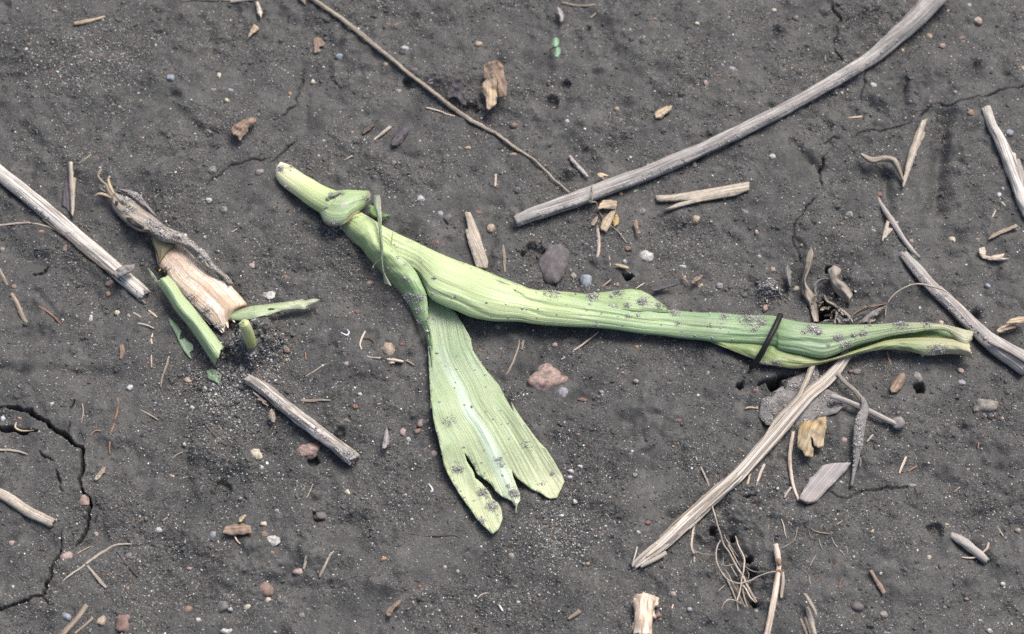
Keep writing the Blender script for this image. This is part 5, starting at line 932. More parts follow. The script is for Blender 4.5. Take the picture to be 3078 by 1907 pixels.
for cx, cy, s, an in ((1000,690,46,.3),(1060,740,40,1.2),(1150,720,44,-.6),(960,640,34,.9),(1190,790,40,.2),(880,660,40,1.4),(920,560,34,1.0),(1290,790,44,.5),(1420,800,36,.4),(1120,790,34,2.2),(1020,800,40,.1),(1480,730,34,.7)):
    k_ = [(cx+math.cos(an)*s*a_-math.sin(an)*s*b_*.42, cy-math.sin(an)*s*a_-math.cos(an)*s*b_*.42) for a_, b_ in ((-1, _l.uniform(-.3, .3)), (-.5, _l.uniform(.5, 1)), (.1, _l.uniform(.4, 1.1)), (.6, _l.uniform(.2, .8)), (1.1, _l.uniform(-.3, .3)), (.5, -_l.uniform(.4, 1)), (0, -_l.uniform(.3, .7)), (-.6, -_l.uniform(.4, .9)))]
    tag(plate('leaf_fragment', P('c', *[v for p in k_ for v in p]), M[_l.choice(['deadleaf', 'dirtleaf', 'brownleaf'])], None, h=_l.uniform(.0024, .0042), curl=_l.uniform(-.0006, .0014), dome=_l.uniform(-.0004, .0009), tilt=(_l.uniform(-.0009, .0009), _l.uniform(-.0006, .0006)), ripple=.0007, thick=.0002, jag=1.6), 'small torn leaf fragment in the grey litter above the seedling tip', 'leaf fragment', 'torn leaf fragments above the seedling tip')
stick('arching_twig', P('c',1568,640,1600,590,1660,535,1740,490,1820,468,1900,472,1990,495,2060,515,2125,555), [4, 5, 6, 6, 6, 7, 7, 6, 4], 'root', 'thin arching pale stem crossing over the mauve grey stem', 'stem', hts=[.003, .004, .0052, .006, .0062, .0062, .0058, .005, .0036], n=7)
stick('charred_straw', P('c',595,745,545,855,490,960,440,1060,400,1130,350,1200,320,1230), [18, 19, 19, 20, 22, 20, 16], 'blackchip', 'straight black charred straw lying across the right part of the seedling', 'straw', hts=[.0072, .0080, .0078, .0066, .0050, .0030, .0020], n=12, rough=.05, jag=.1)
stick('charred_straw', P('c',322,1235,300,1290,262,1340,235,1370), [11, 10, 8, 4], 'blackchip', 'crooked black fragment continuing below the straight charred straw', 'straw', n=9, rough=.15)
# roots and stubs at the lower right
for v, w, lab, hh in (((215,150,240,230,265,320,300,430,340,560,400,650,470,780,540,890,590,1000,640,1090,690,1170), (10, 14, 13, 14, 15, 15, 16, 17, 18, 18, 14), 'longest straight root of the tuft, starting under the frayed culm', .0022),
 ((345,450,370,520,420,590,495,690), (6, 8, 8, 5), 'slender root beside the upper part of the longest tuft root', .0014), ((460,465,490,560,540,660,560,730,550,830,530,930,510,1050,480,1160), (8, 11, 12, 14, 12, 11, 12, 9), 'bent pale root crossing over the tuft', .0034),
 ((305,510,265,590,255,680,285,800,340,890,400,940,470,965,530,968,620,940,720,890,800,860,890,845), (9, 12, 13, 14, 13, 13, 13, 13, 11, 10, 10, 12), 'big looping root round the left of the tuft to the rusty joint', .0028),
 ((40,650,65,632,110,655,170,662,240,672), (4, 5, 5, 5, 6), 'thin crooked root joining the looping root from the left', .0018), ((330,860,390,960,430,1060,470,1150,490,1270), (12, 16, 16, 14, 10), 'broad grey root lying in the left of the tuft', .0006),
 ((510,880,530,980,550,1100,590,1220), (14, 17, 16, 11), 'broad grey root in the middle of the tuft', .0008), ((315,1255,345,1180,385,1145,430,1145,490,1165,540,1195,600,1235), (3, 6, 8, 8, 8, 7, 3), 'pale arched root at the foot of the tuft', .0016),
 ((335,690,330,760,360,785,430,770,520,735), (4, 6, 6, 5, 4), 'small loop in the middle of the tuft', .0022), ((560,785,620,830,690,850,780,845), (4, 6, 5, 3), 'fine root leaving the tuft to the right', .0016),
 ((275,1060,310,1025,350,985), (5, 7, 4), 'short fine root at the left foot of the tuft', .0008), ((550,1070,610,1085,660,1110,720,1135), (4, 6, 6, 3), 'short fine root at the right foot of the tuft', .0014), ((590,830,605,880,600,930), (4, 6, 4), 'tiny upright root in the right of the tuft', .001), ((470,590,510,650,545,720), (5, 7, 5), 'slim dark root behind the bent pale root', .0008),
 ((190,300,225,310,245,330), (4, 6, 6), 'tiny spur at the upper part of the longest tuft root', .0024), ((570,1150,600,1190,640,1210), (5, 6, 3), 'tiny dark root end at the foot of the tuft', .0004),
 ((380,560,430,640,470,720,520,800), (7, 9, 9, 6), 'pale root just right of the longest tuft root', .0018), ((350,820,400,900,450,1000,500,1110,520,1200), (8, 11, 11, 10, 6), 'pale straight root between the two broad roots of the tuft', .0014), ((520,960,580,1040,620,1120,680,1180), (9, 12, 12, 8), 'pale root fanning out right at the foot of the tuft', .0020), ((480,980,500,1080,540,1180,570,1230), (7, 9, 9, 5), 'pale root ending at the foot of the tuft beside the broad middle root', .0022), ((350,480,390,540,400,600), (5, 7, 5), 'short pale root high in the tuft', .0018), ((400,760,450,850,480,900), (5, 7, 5), 'short pale root inside the looping root', .0016)):
    tag(tube('tuft_root', P('d', *v), [q*.40 for q in w], M['rootdark' if 'dark' in lab else 'deadleaf' if 'broad' in lab else 'rootpale' if 'pale' in lab else 'root'], None, n=9, lift=hh*.8, rough=.14, wig=1.0), lab, 'root', 'roots of the dead tuft')
stick('thin_root', P('22',1222,372,1250,430,1285,500,1305,560,1318,615), [4, 6, 7, 7, 7], 'root', 'thin brown root above the frayed culm, leading to the tuft', 'root', 'fine roots on the soil', n=8, wig=1)
stick('pale_root', P('22',1235,775,1210,830,1197,900,1198,960,1215,1010,1205,1095), [6, 8, 8, 8, 8, 7], 'rootpale', 'pale crooked root hanging from the frayed culm, left of the tuft', 'root', 'fine roots on the soil', n=8, wig=1)
rj = stick('rooted_twig', P('d',890,555,905,640,920,730,925,790,915,860,905,940,890,1040,870,1150,845,1290,815,1430,790,1540), [17, 20, 19, 15, 17, 19, 21, 21, 20, 20, 19], 'rootpale', 'pink white rooted stem with a rusty joint, leaving the bottom edge', 'stem', n=16, rough=.1, lift=[.0015, .001, .001])
tube('rusty_joint', P('d',890,855,920,835,965,845), [9, 12, 7], M['redroot'], rj, lift=.0018, n=10, rough=.25, flat=.6); tube('rusty_joint', P('d',915,700,925,740,928,780), [12, 17, 11], M['redroot'], rj, lift=.0017, n=10, rough=.2, jag=.8); tube('peeling_bark', P('d',965,850,970,950,960,1040,950,1130), [10, 12, 12, 9], M['straw'], rj, lift=.0006, n=9)
FR = [((950,285,975,350,990,430,1010,500),(9,12,9,5),'rootpale'),((1122,285,1118,370,1108,460,1070,530,1000,570,930,605),(8,8,8,8,7,4),'root'),((1195,250,1225,350,1250,440,1270,500),(5,6,6,4),'root'),((1275,290,1265,370,1300,410,1400,435,1500,440),(5,6,8,13,5),'tanleaf'),
 ((1480,470,1520,550,1580,620,1650,720),(6,9,9,5),'root'),((1590,510,1640,570,1660,660),(5,7,5),'root'),((1320,670,1270,750,1240,840),(7,8,5),'root'),((1240,880,1255,950,1268,1010),(6,8,4),'root'),((680,490,670,540,690,600,760,615,840,630),(5,6,6,5,4),'rootdark'),((865,545,865,490,900,460),(5,5,3),'root'),
 ((1320,450,1300,540,1260,590,1252,670),(5,6,6,4),'rootdark'),((1350,490,1365,560,1390,610),(6,7,4),'root'),((1200,440,1210,520,1220,580),(5,6,4),'tanstem'),((1640,690,1560,750,1500,810,1420,860),(6,8,8,5),'redroot'),((1390,900,1340,940,1310,970),(8,8,5),'redroot'),((1620,910,1580,950,1570,1030,1540,1060),(7,10,9,5),'redroot'),
 ((1470,690,1490,770),(5,4),'tanstem'),((1410,360,1450,410),(7,6),'root'),((1650,770,1690,810,1720,850),(5,6,4),'rootdark'),((1500,1260,1530,1285,1570,1300),(5,7,3),'rootpale'),((1340,1090,1430,1105,1500,1110),(4,6,4),'tanstem'),((820,345,808,400),(6,7),'root'),((715,400,700,450),(5,5),'rootdark'),((1015,230,1000,290),(5,4),'root'),
 ((140,1070,165,1110,185,1140),(3,4,3),'rootpale'),((165,1050,185,1090,200,1130),(3,4,3),'rootpale'),((980,760,1005,820),(5,4),'redroot'),((1700,880,1730,940),(5,4),'root'),((1010,70,985,110),(6,4),'tanstem'),((1600,310,1540,345),(5,6),'strawdull')]
for v, w, m in FR:
    tag(tube('hair_root', P('d', *v), [q*.33 for q in w], M[m], None, n=6, flat=.8, wig=.8), 'hair thin root fragment in the soil right of the dead tuft at lower right', 'root', 'hair roots right of the tuft')
for v, w, m, lab in (((1225,1225,1255,1330,1280,1430,1310,1540),(12,20,20,16),'straw','broad pale straw leaving the bottom edge, rightmost of three'), ((1205,1330,1235,1420,1265,1512),(8,11,10),'strawdull','thin straw at the bottom edge, middle of three'), ((1155,1345,1190,1430,1225,1520),(6,10,9),'strawdull','thin straw at the bottom edge, leftmost of three')):
    stick('straw', P('d', *v), w, m, lab, 'straw', 'loose straws on the soil', n=10)
ks = tag(tube('root_stub', P('22',893,1275,890,1330,885,1390,880,1450,882,1530), [56, 66, 60, 62, 66], M['stub'], None, n=26, rough=.16, groove=.1, jag=.25, step=4, lift=.0006), 'pale knobbly root stub rising from the bottom edge', 'root stub')
for a, b, w in ((835,1325,30),(945,1310,34),(832,1475,30),(940,1400,24),(965,1330,22),(850,1290,26),(930,1285,22),(905,1420,24)): pb = pebble('knob', P('22', a, b)[0], w, w*.8, .3*a, M['stub'], a, .15, 1.3, ks, .3)
tw2 = stick('rough_twig', P('23',1240,872,1310,915,1370,960,1430,1005,1475,1045), [22, 31, 30, 29, 24], 'purplestem', 'short rough mauve twig in the lower right soil', 'twig', n=18, rough=.2, groove=.1)
tube('twig_fibre', P('23',1485,925,1470,965,1435,995), [7, 8, 4], M['rootpale'], tw2, lift=.0008, n=7); tube('twig_fibre', P('23',1310,1018,1370,1022,1430,1012), [4, 6, 5], M['rootpale'], tw2, lift=.0004, n=7)
# the green sprout
sp = thing('green_sprout', ground(P('02', 345, 335)[0]), 'tiny sprout with two blue green oval seed leaves near the top edge', 'sprout')
for cx, cy, rx, ry, ro in ((355, 300, 27, 34, .1), (367, 371, 25, 36, .25)):
    el = [(cx+rx*math.cos(k*.35)*math.cos(ro)+ry*math.sin(k*.35)*math.sin(ro)*-1, cy+rx*math.cos(k*.35)*math.sin(ro)+ry*math.sin(k*.35)*math.cos(ro)) for k in range(18)]
    plate('seed_leaf', P('02', *[q for p in el for q in p]), M['cot'], sp, h=.0045, thick=.0006, dome=.0006, ripple=.0001, jag=0, axis=1.5)
tube('sprout_stem', P('02',318,352,335,342,358,336), [6, 6, 5], M['redroot'], sp, hts=[.0002, .0022, .0042], n=8)

# ------------------------------------------------------------------ pebbles
PB = [('00',1210,557,62,66,.2,'blue','blue grey pebble in the upper left soil'),('00',1518,640,44,52,.3,'warmgrey','greenish grey pebble below the blue grey one at upper left'),('00',1635,643,54,28,.1,'lilac','flat lilac pebble beside the greenish grey one at upper left'),('00',1480,1425,50,42,0,'clear','round white pebble right of the shrivelled leaf tip'),('00',1508,1205,62,68,.4,'grey','grey pebble sitting on the crack left of the seedling base'),('00',848,768,40,36,.2,'warmgrey','lone grey pebble in the open soil at upper left'),('00',388,80,40,30,.3,'tan','cream pebble in the top left corner'),('00',1480,928,60,22,.6,'clear','elongated pale crystal left of the brown bark flake'),('00',205,318,30,26,0,'orange','orange pebble near the left edge at the top'),('00',1555,535,32,56,.2,'cream','upright cream pebble above the greenish grey one'),('00',1610,715,36,34,0,'cream','ochre pebble below the flat lilac pebble'),('00',800,808,26,26,0,'rosy','tiny rosy pebble below the lone grey pebble'),('00',1590,1490,70,60,.2,'grey','grey pebble under the round white one, right of the shrivelled leaf'),('00',1845,1225,60,60,0,'warmgrey','rough grey pebble just left of the seedling stem base'),
 ('01',262,665,36,42,.1,'orange','orange pebble left of the upper crack'),('01',425,580,34,42,.2,'cream','cream pebble right of the upper crack'),('01',1605,318,56,54,0,'tan','pale tan pebble above the crumpled dead leaf'),('01',1080,342,62,40,.1,'clear','whitish blue pebble right of the long thin stem at the top'),('01',705,944,28,28,0,'orange','bright orange grain left of the small black flake'),('01',1195,1415,62,66,.3,'clear','blue white pebble above the dry strip of the seedling'),('01',1858,893,62,46,.1,'redbrown','smooth red brown pebble right of the long thin stem'),('01',504,1002,26,28,0,'clear','tiny white pebble right of the crack above the stem base'),('01',450,805,54,20,-.2,'tan','flat tan pebble right of the upper crack'),('01',615,400,70,64,.2,'blue','dull blue pebble at the top between crack and thin stem'),('01',1035,650,50,40,.5,'blue','dull greenish pebble left of the thin stem'),('01',1150,500,70,60,.4,'dark','dark rounded pebble touching the long thin stem'),('01',1275,585,64,52,.3,'lilac','mauve pebble beside the long thin stem'),('01',1525,1052,48,34,0,'tan','tan pebble below the thin stem, right of centre top'),('01',940,458,42,34,0,'tan','tan pebble left of the thin stem'),('01',1000,1160,44,44,0,'grey','greenish grey pebble above the seedling collar'),('01',1380,1110,32,38,0,'redbrown','small red brown pebble under the thin stem'),('01',598,268,28,24,0,'orange','small orange pebble left of the thin stem at top'),
 ('02',1360,168,40,34,0,'cream','yellowish pebble at the top, left of the top right crack'),('02',786,776,38,42,.2,'tan','peach pebble above the longest grey stem'),('02',530,865,44,44,0,'orange','orange brown pebble left of the peach one'),('02',435,865,34,38,.4,'clear','white pebble left of the orange brown one'),('02',50,1100,70,28,-.1,'orange','flat orange pebble by the thin stem end'),('02',165,1075,40,28,0,'redbrown','dark red pebble on the thin stem end'),('02',815,1378,36,32,0,'orange','orange pebble touching the underside of the longest grey stem'),('02',1335,1170,40,50,.2,'warmgrey','pale pebble under the middle of the longest grey stem'),('02',1420,590,32,48,0,'rosy','pinkish upright pebble above the longest grey stem'),('02',85,1345,60,70,.1,'dark','dark brown pebble left of the longest stem end'),('02',1605,490,60,44,.3,'lilac','dull lilac pebble above the longest grey stem'),('02',1060,136,28,24,0,'orange','tiny peach grain right of the green sprout'),('02',305,580,24,22,0,'orange','tiny orange grain below the green sprout'),('02',1262,525,26,26,0,'orange','tiny amber grain near the fine rusty thread'),('02',885,905,24,22,0,'orange','tiny amber grain below the peach pebble'),
 ('03',105,1112,52,44,0,'white','bright white pebble right of the forked straw'),('03',820,605,48,42,.3,'white','white pebble under the longest grey stem near the top right'),('03',113,75,36,34,0,'cream','cream pebble left of the top right crack'),('03',1558,152,70,66,.3,'rosy','triangular pink pebble in the top right corner'),('03',1310,325,56,44,.4,'pink','pink speckled pebble right of the longest grey stem'),('03',1445,275,60,40,0,'redbrown','red brown pebble beside the pink speckled one'),('03',1780,942,70,50,.1,'blue','sky blue pebble right of the crooked pale stem'),('03',1712,1385,36,44,.3,'clear','white oval pebble left of the crooked pale stem'),('03',1603,1250,42,36,0,'clear','pale lilac pebble left of the crooked pale stem'),('03',1402,658,38,32,0,'warmgrey','tan grey pebble near the long thin crack'),('03',1025,360,36,36,0,'tan','tan pebble below the widest part of the longest grey stem'),('03',900,410,34,30,0,'tan','small tan pebble close under the longest grey stem'),('03',1215,258,44,46,0,'tan','brownish pebble right of the longest stem end'),('03',1500,40,30,30,0,'clear','tiny pale pebble at the top right edge'),('03',1880,485,40,44,0,'tan','tan pebble at the right edge above the long thin crack'),('03',935,632,34,26,0,'tan','small tan pebble right of the white pebble'),('03',1508,800,50,50,0,'orange','ochre crumb left of the crooked pale stem top'),('03',865,1380,40,44,0,'red','dark red pebble above the thin grey stem'),('03',1740,1340,28,36,0,'blue','tiny bluish pebble beside the swollen node'),('03',1350,80,36,30,0,'tan','small tan pebble right of the stem at the top edge'),('03',270,125,30,34,.4,'tan','small ochre pebble left of the top crack'),
 ('10',640,845,44,60,.2,'clear','translucent white crystal right of the left straws'),('10',460,350,44,64,.2,'pink','orange pink pebble under the thick bleached stem'),('10',780,600,70,60,.3,'redbrown','dark maroon pebble below the end of the bleached stem'),('10',766,670,36,40,0,'orange','orange pebble below the dark maroon one'),('10',915,828,38,40,0,'rosy','pinkish pebble left of the half buried green leaf'),('10',290,230,50,36,.1,'orange','amber pebble under the arching thin root'),('10',1455,268,30,28,0,'clear','tiny white pebble right of the shrivelled leaf'),('10',1785,472,50,46,.2,'rosy','pink grey pebble right of the rotting stalk'),('10',1105,1448,30,26,0,'clear','white grain below the small square green scrap'),('10',370,1452,36,40,.3,'clear','white crystal above the deep crack'),('10',15,355,36,40,.2,'warmgrey','grey pebble at the left edge under the bleached stem'),('10',95,622,44,40,.2,'redbrown','mauve brown pebble between the two left straws'),('10',830,805,44,40,0,'cream','tan crumb pebble left of the half buried leaf'),('10',920,1335,52,44,0,'clear','clear pebble below the wavy pale root'),('10',1330,1285,56,44,.2,'tan','tan pebble left of the small square green scrap'),('10',1880,680,50,50,0,'lilac','pale lilac pebble right of the rotting stalk'),('10',1650,890,40,30,0,'tan','small tan pebble between rotting stalk and shoot'),
 ('11',110,682,104,64,-.1,'white','white and brown pebble above the narrow torn leaf'),('11',240,555,64,30,.4,'red','rust red chip pebble left of the seedling sheath'),('11',825,592,60,36,-.3,'pink','orange pebble close to the seedling sheath'),('11',742,797,32,36,.2,'red','small red pebble left of the sheath'),('11',727,1474,42,42,0,'red','round red pebble left of the split blade'),('11',1308,308,36,42,.2,'red','small red pebble above the seedling stalk'),('11',1602,95,56,60,.4,'red','red pebble above the broad ragged straw chip'),('11',1692,205,66,72,.2,'tan','angular tan pebble right of the broad ragged straw chip'),('11',1385,130,66,84,.2,'dark','dark brown angular pebble above the stalk'),('11',1332,100,44,50,0,'lilac','lilac pebble touching the dark brown angular one'),('11',1875,150,70,110,.1,'grey','grey block pebble near the lower end of the longest stem'),('11',958,1065,104,96,.1,'tan','round tan pebble inside the white root hook'),('11',668,1165,54,46,.2,'rosy','rosy pebble left of the white root hook'),('11',497,1182,28,26,0,'white','white grain on the thin tan thread'),('11',1060,1030,42,28,0,'red','small red grain right of the round tan pebble'),('11',760,1385,34,34,0,'clear','tiny grey pebble left of the split blade'),('11',240,1070,46,38,.3,'redbrown','brown pebble at the right foot of the sandy mound'),('11',1735,905,44,40,0,'warmgrey','greenish pebble right of the split blade below the stalk'),('11',1610,1072,50,20,0,'red','flat red pebble right of the split blade margin'),('11',1243,158,28,28,0,'tan','tiny tan grain right of the leaf tip flap'),('11',975,1158,60,22,0,'cream','flat cream pebble under the white root hook'),
 ('12',345,450,188,360,.14,'dark','long dark mauve slate stone standing above the seedling'),('12',568,585,92,120,.1,'blue','smooth blue grey pebble beside the slate stone'),('12',290,1270,300,190,-.42,'pink','large pink granite stone sunk below the middle of the seedling'),('12',405,1370,70,80,.3,'lilac','pale lilac stone at the lower right of the pink granite'),('12',998,405,108,92,.2,'white','white quartz pebble above the middle of the seedling'),('12',1352,135,64,84,.1,'tan','brown cube like pebble under the forked straw'),('12',1380,615,44,50,0,'tan','tan pebble right of the brown leaf curls'),('12',1520,615,46,46,0,'lilac','pale lilac pebble above the right part of the seedling'),('12',1845,770,36,64,.3,'pink','red and white pebble left of the charred straw top'),('12',925,1290,44,36,.3,'warmgrey','pale angular pebble right of the pink granite'),('12',1155,1308,46,26,0,'grey','flat grey pebble right of the pale angular one'),('12',1437,1235,28,44,0,'tan','tan upright grain below the right half of the seedling'),('12',1775,1360,44,44,0,'redbrown','brown pebble near the crooked black fragment'),('12',795,605,26,40,0,'orange','orange grain in the hollow above the back leaf'),('12',930,1050,36,34,0,'orange','dull orange grain below the middle of the seedling'),('12',545,1420,70,26,0,'red','flat red pebble below the pink granite'),('12',345,1035,44,40,0,'rosy','rosy pebble above the pink granite'),('12',682,1370,40,32,0,'warmgrey','grey pebble right below the pink granite'),('12',1250,475,60,30,.1,'clear','bluish white pebble right of the white quartz'),('12',480,545,46,60,.2,'warmgrey','grey crumbly pebble between slate stone and blue pebble'),('12',1780,240,40,40,0,'redbrown','red brown pebble right of the brown cube like pebble'),('12',845,440,30,36,0,'clear','clear pebble left of the white quartz'),('12',1700,90,90,40,.7,'grey','long grey pebble under the right end of the forked straw'),('12',970,90,60,60,.1,'grey','rough grey pebble right of the tan leaf scraps'),('12',860,345,60,40,0,'redbrown','brown pebble above the clear pebble'),('12',1797,405,28,36,0,'rosy','tiny pink grain at the right, above the seedling'),
 ('13',653,110,64,60,.1,'warmgrey','boxy grey pebble on the right, above the dead leaves'),('13',1132,1262,62,90,-.3,'warmgrey','angular grey stone sitting in a dark hole'),('13',1450,1302,58,56,.1,'lilac','pale lilac six sided pebble right of the dark hole'),('13',1622,1462,210,110,-.15,'warmgrey','large grey white stone at the right edge of the soil'),('13',1377,283,54,44,.1,'cream','cream pebble right of the thin grey stem'),('13',1095,290,70,50,-.3,'pink','faded red pebble behind the thin grey stem'),('13',270,632,50,40,-.5,'cream','yellow pebble left of the tall twisted dead leaf'),('13',710,1225,70,50,.2,'grey','grey crumbly stone below the seedling tip'),('13',660,1222,34,30,0,'redbrown','small brown pebble left of the grey crumbly stone'),('13',340,208,36,40,0,'cream','pale yellow pebble above the small leaf sliver'),('13',343,165,34,32,0,'tan','tan pebble above the pale yellow one'),('13',1300,875,36,36,0,'cream','yellow pebble above the seedling tip edge'),('13',595,172,26,24,0,'orange','tiny orange grain left of the boxy grey pebble'),('13',478,1445,50,36,.2,'grey','grey pebble lying on the soil coated leaf'),('13',1440,1215,50,44,.1,'tan','dull tan pebble below the seedling tip end'),('13',105,495,40,40,.1,'rosy','rosy pebble left of the small leaf sliver'),('13',1632,615,40,44,.1,'blue','dull blue pebble right of the mauve grey stem'),('13',308,325,26,26,0,'tan','tiny tan grain in the soil left of the twisted leaf'),('13',820,222,30,30,0,'clear','tiny pale pebble left of the wedge shaped splinter'),('13',8,405,28,28,0,'cream','tiny cream pebble right above the charred straw'),('13',1560,290,40,40,0,'warmgrey','small grey brown pebble left of the ragged hooked straw'),
 ('20',540,655,64,88,.1,'pink','pink lumpy pebble on the deep crack'),('20',425,1010,84,62,-.3,'rosy','pink white pebble beside the lower crack'),('20',802,1440,98,142,.1,'redbrown','red brown oblong stone at the bottom left'),('20',1022,845,48,44,.3,'clear','pale blue pebble left of the tan shred of leaf'),('20',1368,872,44,52,.2,'blue','blue pebble touching the tan shred of leaf'),('20',1640,358,88,72,.2,'cream','cream rough pebble left of the knobbly stem end'),('20',1588,1338,56,46,-.6,'cream','cream chip pebble near the bottom left'),('20',1455,1490,80,60,.1,'white','white rough pebble on the bottom edge at left'),('20',1692,802,40,36,.1,'cream','small cream pebble above the white and brown stones'),('20',75,925,40,44,.2,'rosy','rosy pebble at the left edge below the straw stub'),('20',1205,1350,56,60,.2,'redbrown','dull red pebble left of the cream chip'),('20',1235,55,30,28,0,'clear','pale grain right of the long rusty root'),('20',1185,292,28,26,0,'clear','white grain by the small curved tan root'),('20',330,32,26,26,0,'clear','white grain just above the deep crack'),('20',18,122,36,42,.1,'clear','pale stone inside the upper loop of the deep crack'),('20',425,1400,70,54,.6,'blue','greenish grey stone above the mauve straw stub'),('20',650,1430,70,80,.2,'tan','ochre crumbly stone left of the red brown oblong stone'),('20',1430,1335,70,80,.2,'grey','grey rough stone left of the cream chip'),('20',820,1218,24,28,0,'orange','tiny orange grain right of the pale straw splinter'),('20',1275,1420,38,40,.2,'white','white grain stone below the dull red pebble'),('20',1480,1352,32,30,0,'clear','clear grain left of the cream chip'),('20',125,125,30,24,0,'orange','tiny orange grain inside the upper crack loop'),('20',1100,490,50,30,.3,'tan','tan pebble in the soil below the small curved root'),('20',1545,640,24,24,0,'clear','tiny white pebble left of the smooth lumps'),('20',830,1010,60,50,.2,'grey','grey pebble right of the dull curved root'),('20',975,858,24,30,0,'tan','tiny tan grain next to the pale blue pebble'),('20',615,870,36,32,0,'rosy','small rosy pebble right of the forked crack'),('20',1215,1092,40,24,0,'rosy','tiny rosy pebble in the lower left gritty soil'),
 ('21',355,325,136,110,-.35,'pink','reddish rough stone under the knobbly stem end'),('21',122,912,94,88,.2,'white','whitish quartz stone at the lower left'),('21',72,870,54,52,.1,'redbrown','brown stone touching the whitish quartz stone'),('21',62,802,40,30,0,'orange','orange chip pebble above the whitish quartz stone'),('21',290,1110,78,44,-.2,'rosy','rough mauve stone below the short cream straw'),('21',85,1225,90,96,.2,'redbrown','purple brown stone in the lower left gritty soil'),('21',96,1290,36,36,0,'cream','yellow pebble below the purple brown stone'),('21',312,1390,42,42,.1,'grey','grey pebble in the soil at the bottom left of centre'),('21',840,1030,44,34,-.3,'orange','peach chip pebble in the open soil below the blade'),('21',1024,774,26,24,0,'white','tiny bright white grain left of the lowest lobe'),('21',976,618,32,30,0,'tan','small tan pebble between knobbly stem and blade'),('21',1165,350,46,44,.2,'rosy','rosy pebble left of the split blade tip'),('21',1075,155,46,56,.3,'pink','pink pebble left of the split blade, upper of two'),('21',1060,205,50,52,.3,'redbrown','maroon pebble left of the split blade, lower of two'),('21',965,212,44,54,.1,'rosy','brownish pebble right of the pale seed husk'),('21',1000,262,36,36,0,'clear','grey white pebble right of the brownish pebble'),('21',55,442,30,38,0,'clear','white oval pebble left of the reddish rough stone'),('21',610,598,44,40,.1,'cream','cream crumb pebble below the knobbly stem end'),('21',690,690,26,24,0,'clear','clear grain below the cream crumb pebble'),('21',155,718,30,24,0,'clear','pale grain above the whitish quartz stone'),('21',190,1082,26,24,0,'clear','clear grain left of the rough mauve stone'),('21',1232,1080,26,24,0,'cream','tiny cream grain below the lowest lobe'),('21',1315,1108,26,24,0,'cream','tiny yellow grain right of the tiny cream grain'),('21',1660,1008,36,44,.2,'warmgrey','pale grey pebble below the split lobe tips'),('21',125,988,26,24,0,'orange','tiny peach grain below the whitish quartz stone'),('21',600,138,46,28,.4,'grey','grey flat pebble right of the knobbly stem'),('21',1075,1205,30,34,0,'red','red grain in the lower centre soil'),('21',430,750,84,62,.2,'dark','blue black stone in a hollow at lower left centre'),('21',20,350,64,70,.1,'cream','cream rough pebble at the foot of the knobbly stem, right one of two'),
 ('22',478,435,40,34,.1,'clear','white pebble right of the broad leaf lobe, upper of a cluster'),('22',420,465,44,32,.1,'clear','pale pebble beside the broad leaf lobe tip'),('22',412,503,46,28,.1,'clear','whitish pebble under the pale one by the leaf lobe'),('22',445,660,38,36,.3,'white','white flake pebble below the broad leaf lobe'),('22',800,352,48,30,-.2,'grey','pale grey pebble in the sandy soil right of the broad lobe'),('22',1078,1252,42,38,.1,'rosy','round pink grey pebble on the fine pale root'),('22',915,795,44,32,.1,'red','dark red pebble left of the frayed culm'),('22',1120,138,36,34,0,'red','dark red grain above the frayed culm'),('22',522,997,40,30,0,'clear','pale square grain left of the frayed culm end'),('22',325,1013,26,26,0,'orange','tiny orange grain left of the frayed culm end'),('22',528,1062,28,28,0,'orange','tiny amber grain below the pale square grain'),('22',35,1008,44,40,0,'warmgrey','grey angular pebble at lower centre'),('22',1182,1355,36,34,.1,'lilac','lilac pebble right of the fine pale root'),('22',980,1385,36,50,.2,'redbrown','maroon stone against the knobbly stub'),('22',690,632,20,20,0,'white','tiny white grain right of the broad leaf lobe'),('22',795,832,36,18,0,'tan','flat tan grain left of the frayed culm'),('22',850,858,32,30,0,'clear','clear grain under the flat tan grain'),('22',82,1305,36,30,.2,'clear','pale grain at the bottom centre'),('22',1700,1310,44,36,.1,'clear','white pebble left of the pink white rooted stem'),('22',830,490,36,36,.1,'grey','dull grey pebble right of the pebble cluster'),
 ('23',640,1335,76,60,.1,'dark','dark grey stone at the bottom right'),('23',808,1388,62,52,.1,'warmgrey','greenish white stone right of the dark grey stone'),('23',735,850,40,36,0,'tan','tan pebble right of the hair roots'),('23',1100,1020,36,32,0,'cream','cream pebble left of the rough mauve twig'),('23',1215,812,38,34,.2,'tan','tan pebble beside the small pit on the right'),('23',1575,130,34,36,0,'orange','peach pebble just below the large grey white stone'),('23',1490,1490,40,32,0,'white','white pebble on the bottom edge at right'),('23',1575,1190,36,30,.1,'white','white pebble below the rough mauve twig'),('23',878,1242,24,24,0,'white','tiny white grain below the dull narrow flake'),('23',555,262,42,34,.1,'rosy','rosy pebble left of the soil coated root'),('23',1670,845,44,36,.1,'warmgrey','grey pebble at the right edge above the twig'),('23',990,555,66,40,-.3,'grey','rough grey pebble on the low ledge at right'),('23',830,1500,40,30,0,'white','white pebble on the bottom edge, centre right'),('23',1425,1425,30,26,0,'clear','clear grain at the bottom right'),('23',1445,1350,28,30,0,'warmgrey','small greenish grain at the bottom right'),('23',1615,1465,30,30,0,'orange','small orange grain in the bottom right corner'),('23',535,535,30,30,0,'clear','clear grain left of the soil coated root tip'),('23',388,702,30,14,.4,'white','tiny white splinter stone below the blue grey chip'),('23',1340,1285,26,24,0,'pink','tiny red grain right of the greenish white stone'),('23',75,1315,34,34,0,'lilac','pale lilac grain left of the pink white rooted stem'),('23',1350,455,26,24,0,'tan','tiny tan grain in the middle right soil'),('23',560,1070,30,22,0,'clear','pale grain under the hair roots'),('23',1200,1340,30,26,0,'grey','tiny grey pebble right of the greenish white stone')]
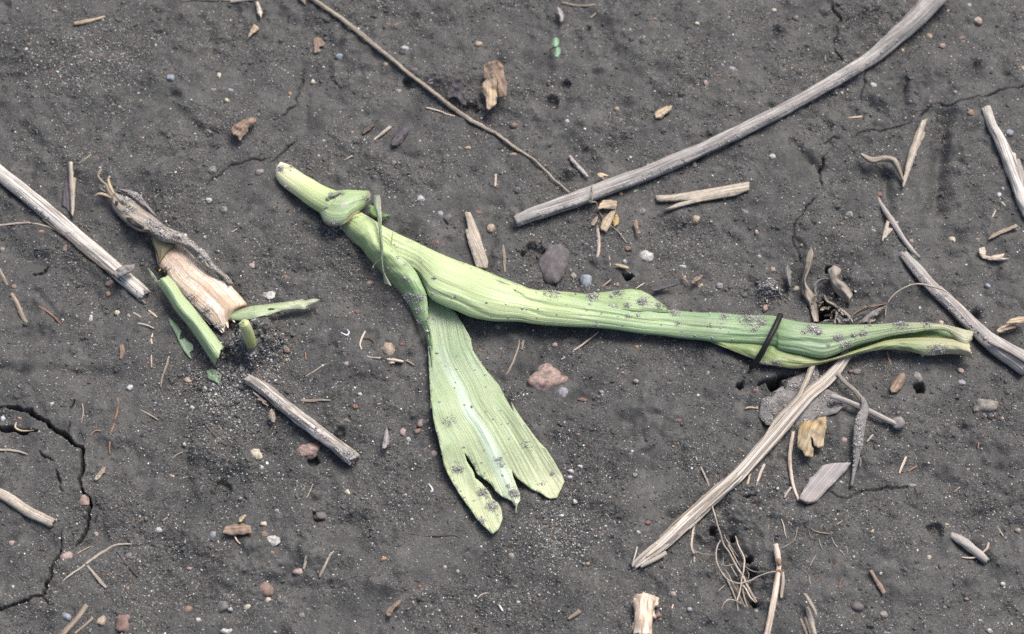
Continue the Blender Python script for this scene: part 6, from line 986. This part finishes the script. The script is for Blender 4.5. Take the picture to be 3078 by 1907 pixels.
for i, (t, a, b, w, h, ro, c, lab) in enumerate(PB):
    k = K(t); big = max(w, h)*k > 40
    tag(pebble('stone' if big else 'pebble', P(t, a, b)[0], w*k, h*k, -ro, ST[c], i*7+3, (.57+.16*((i*37) % 10)/10) if not big else (.64 if w > 250 else .58), .8 if not big else .6, None, .12 if not big else .22), lab, 'stone' if big else 'pebble', 'pebbles and stones on the soil')
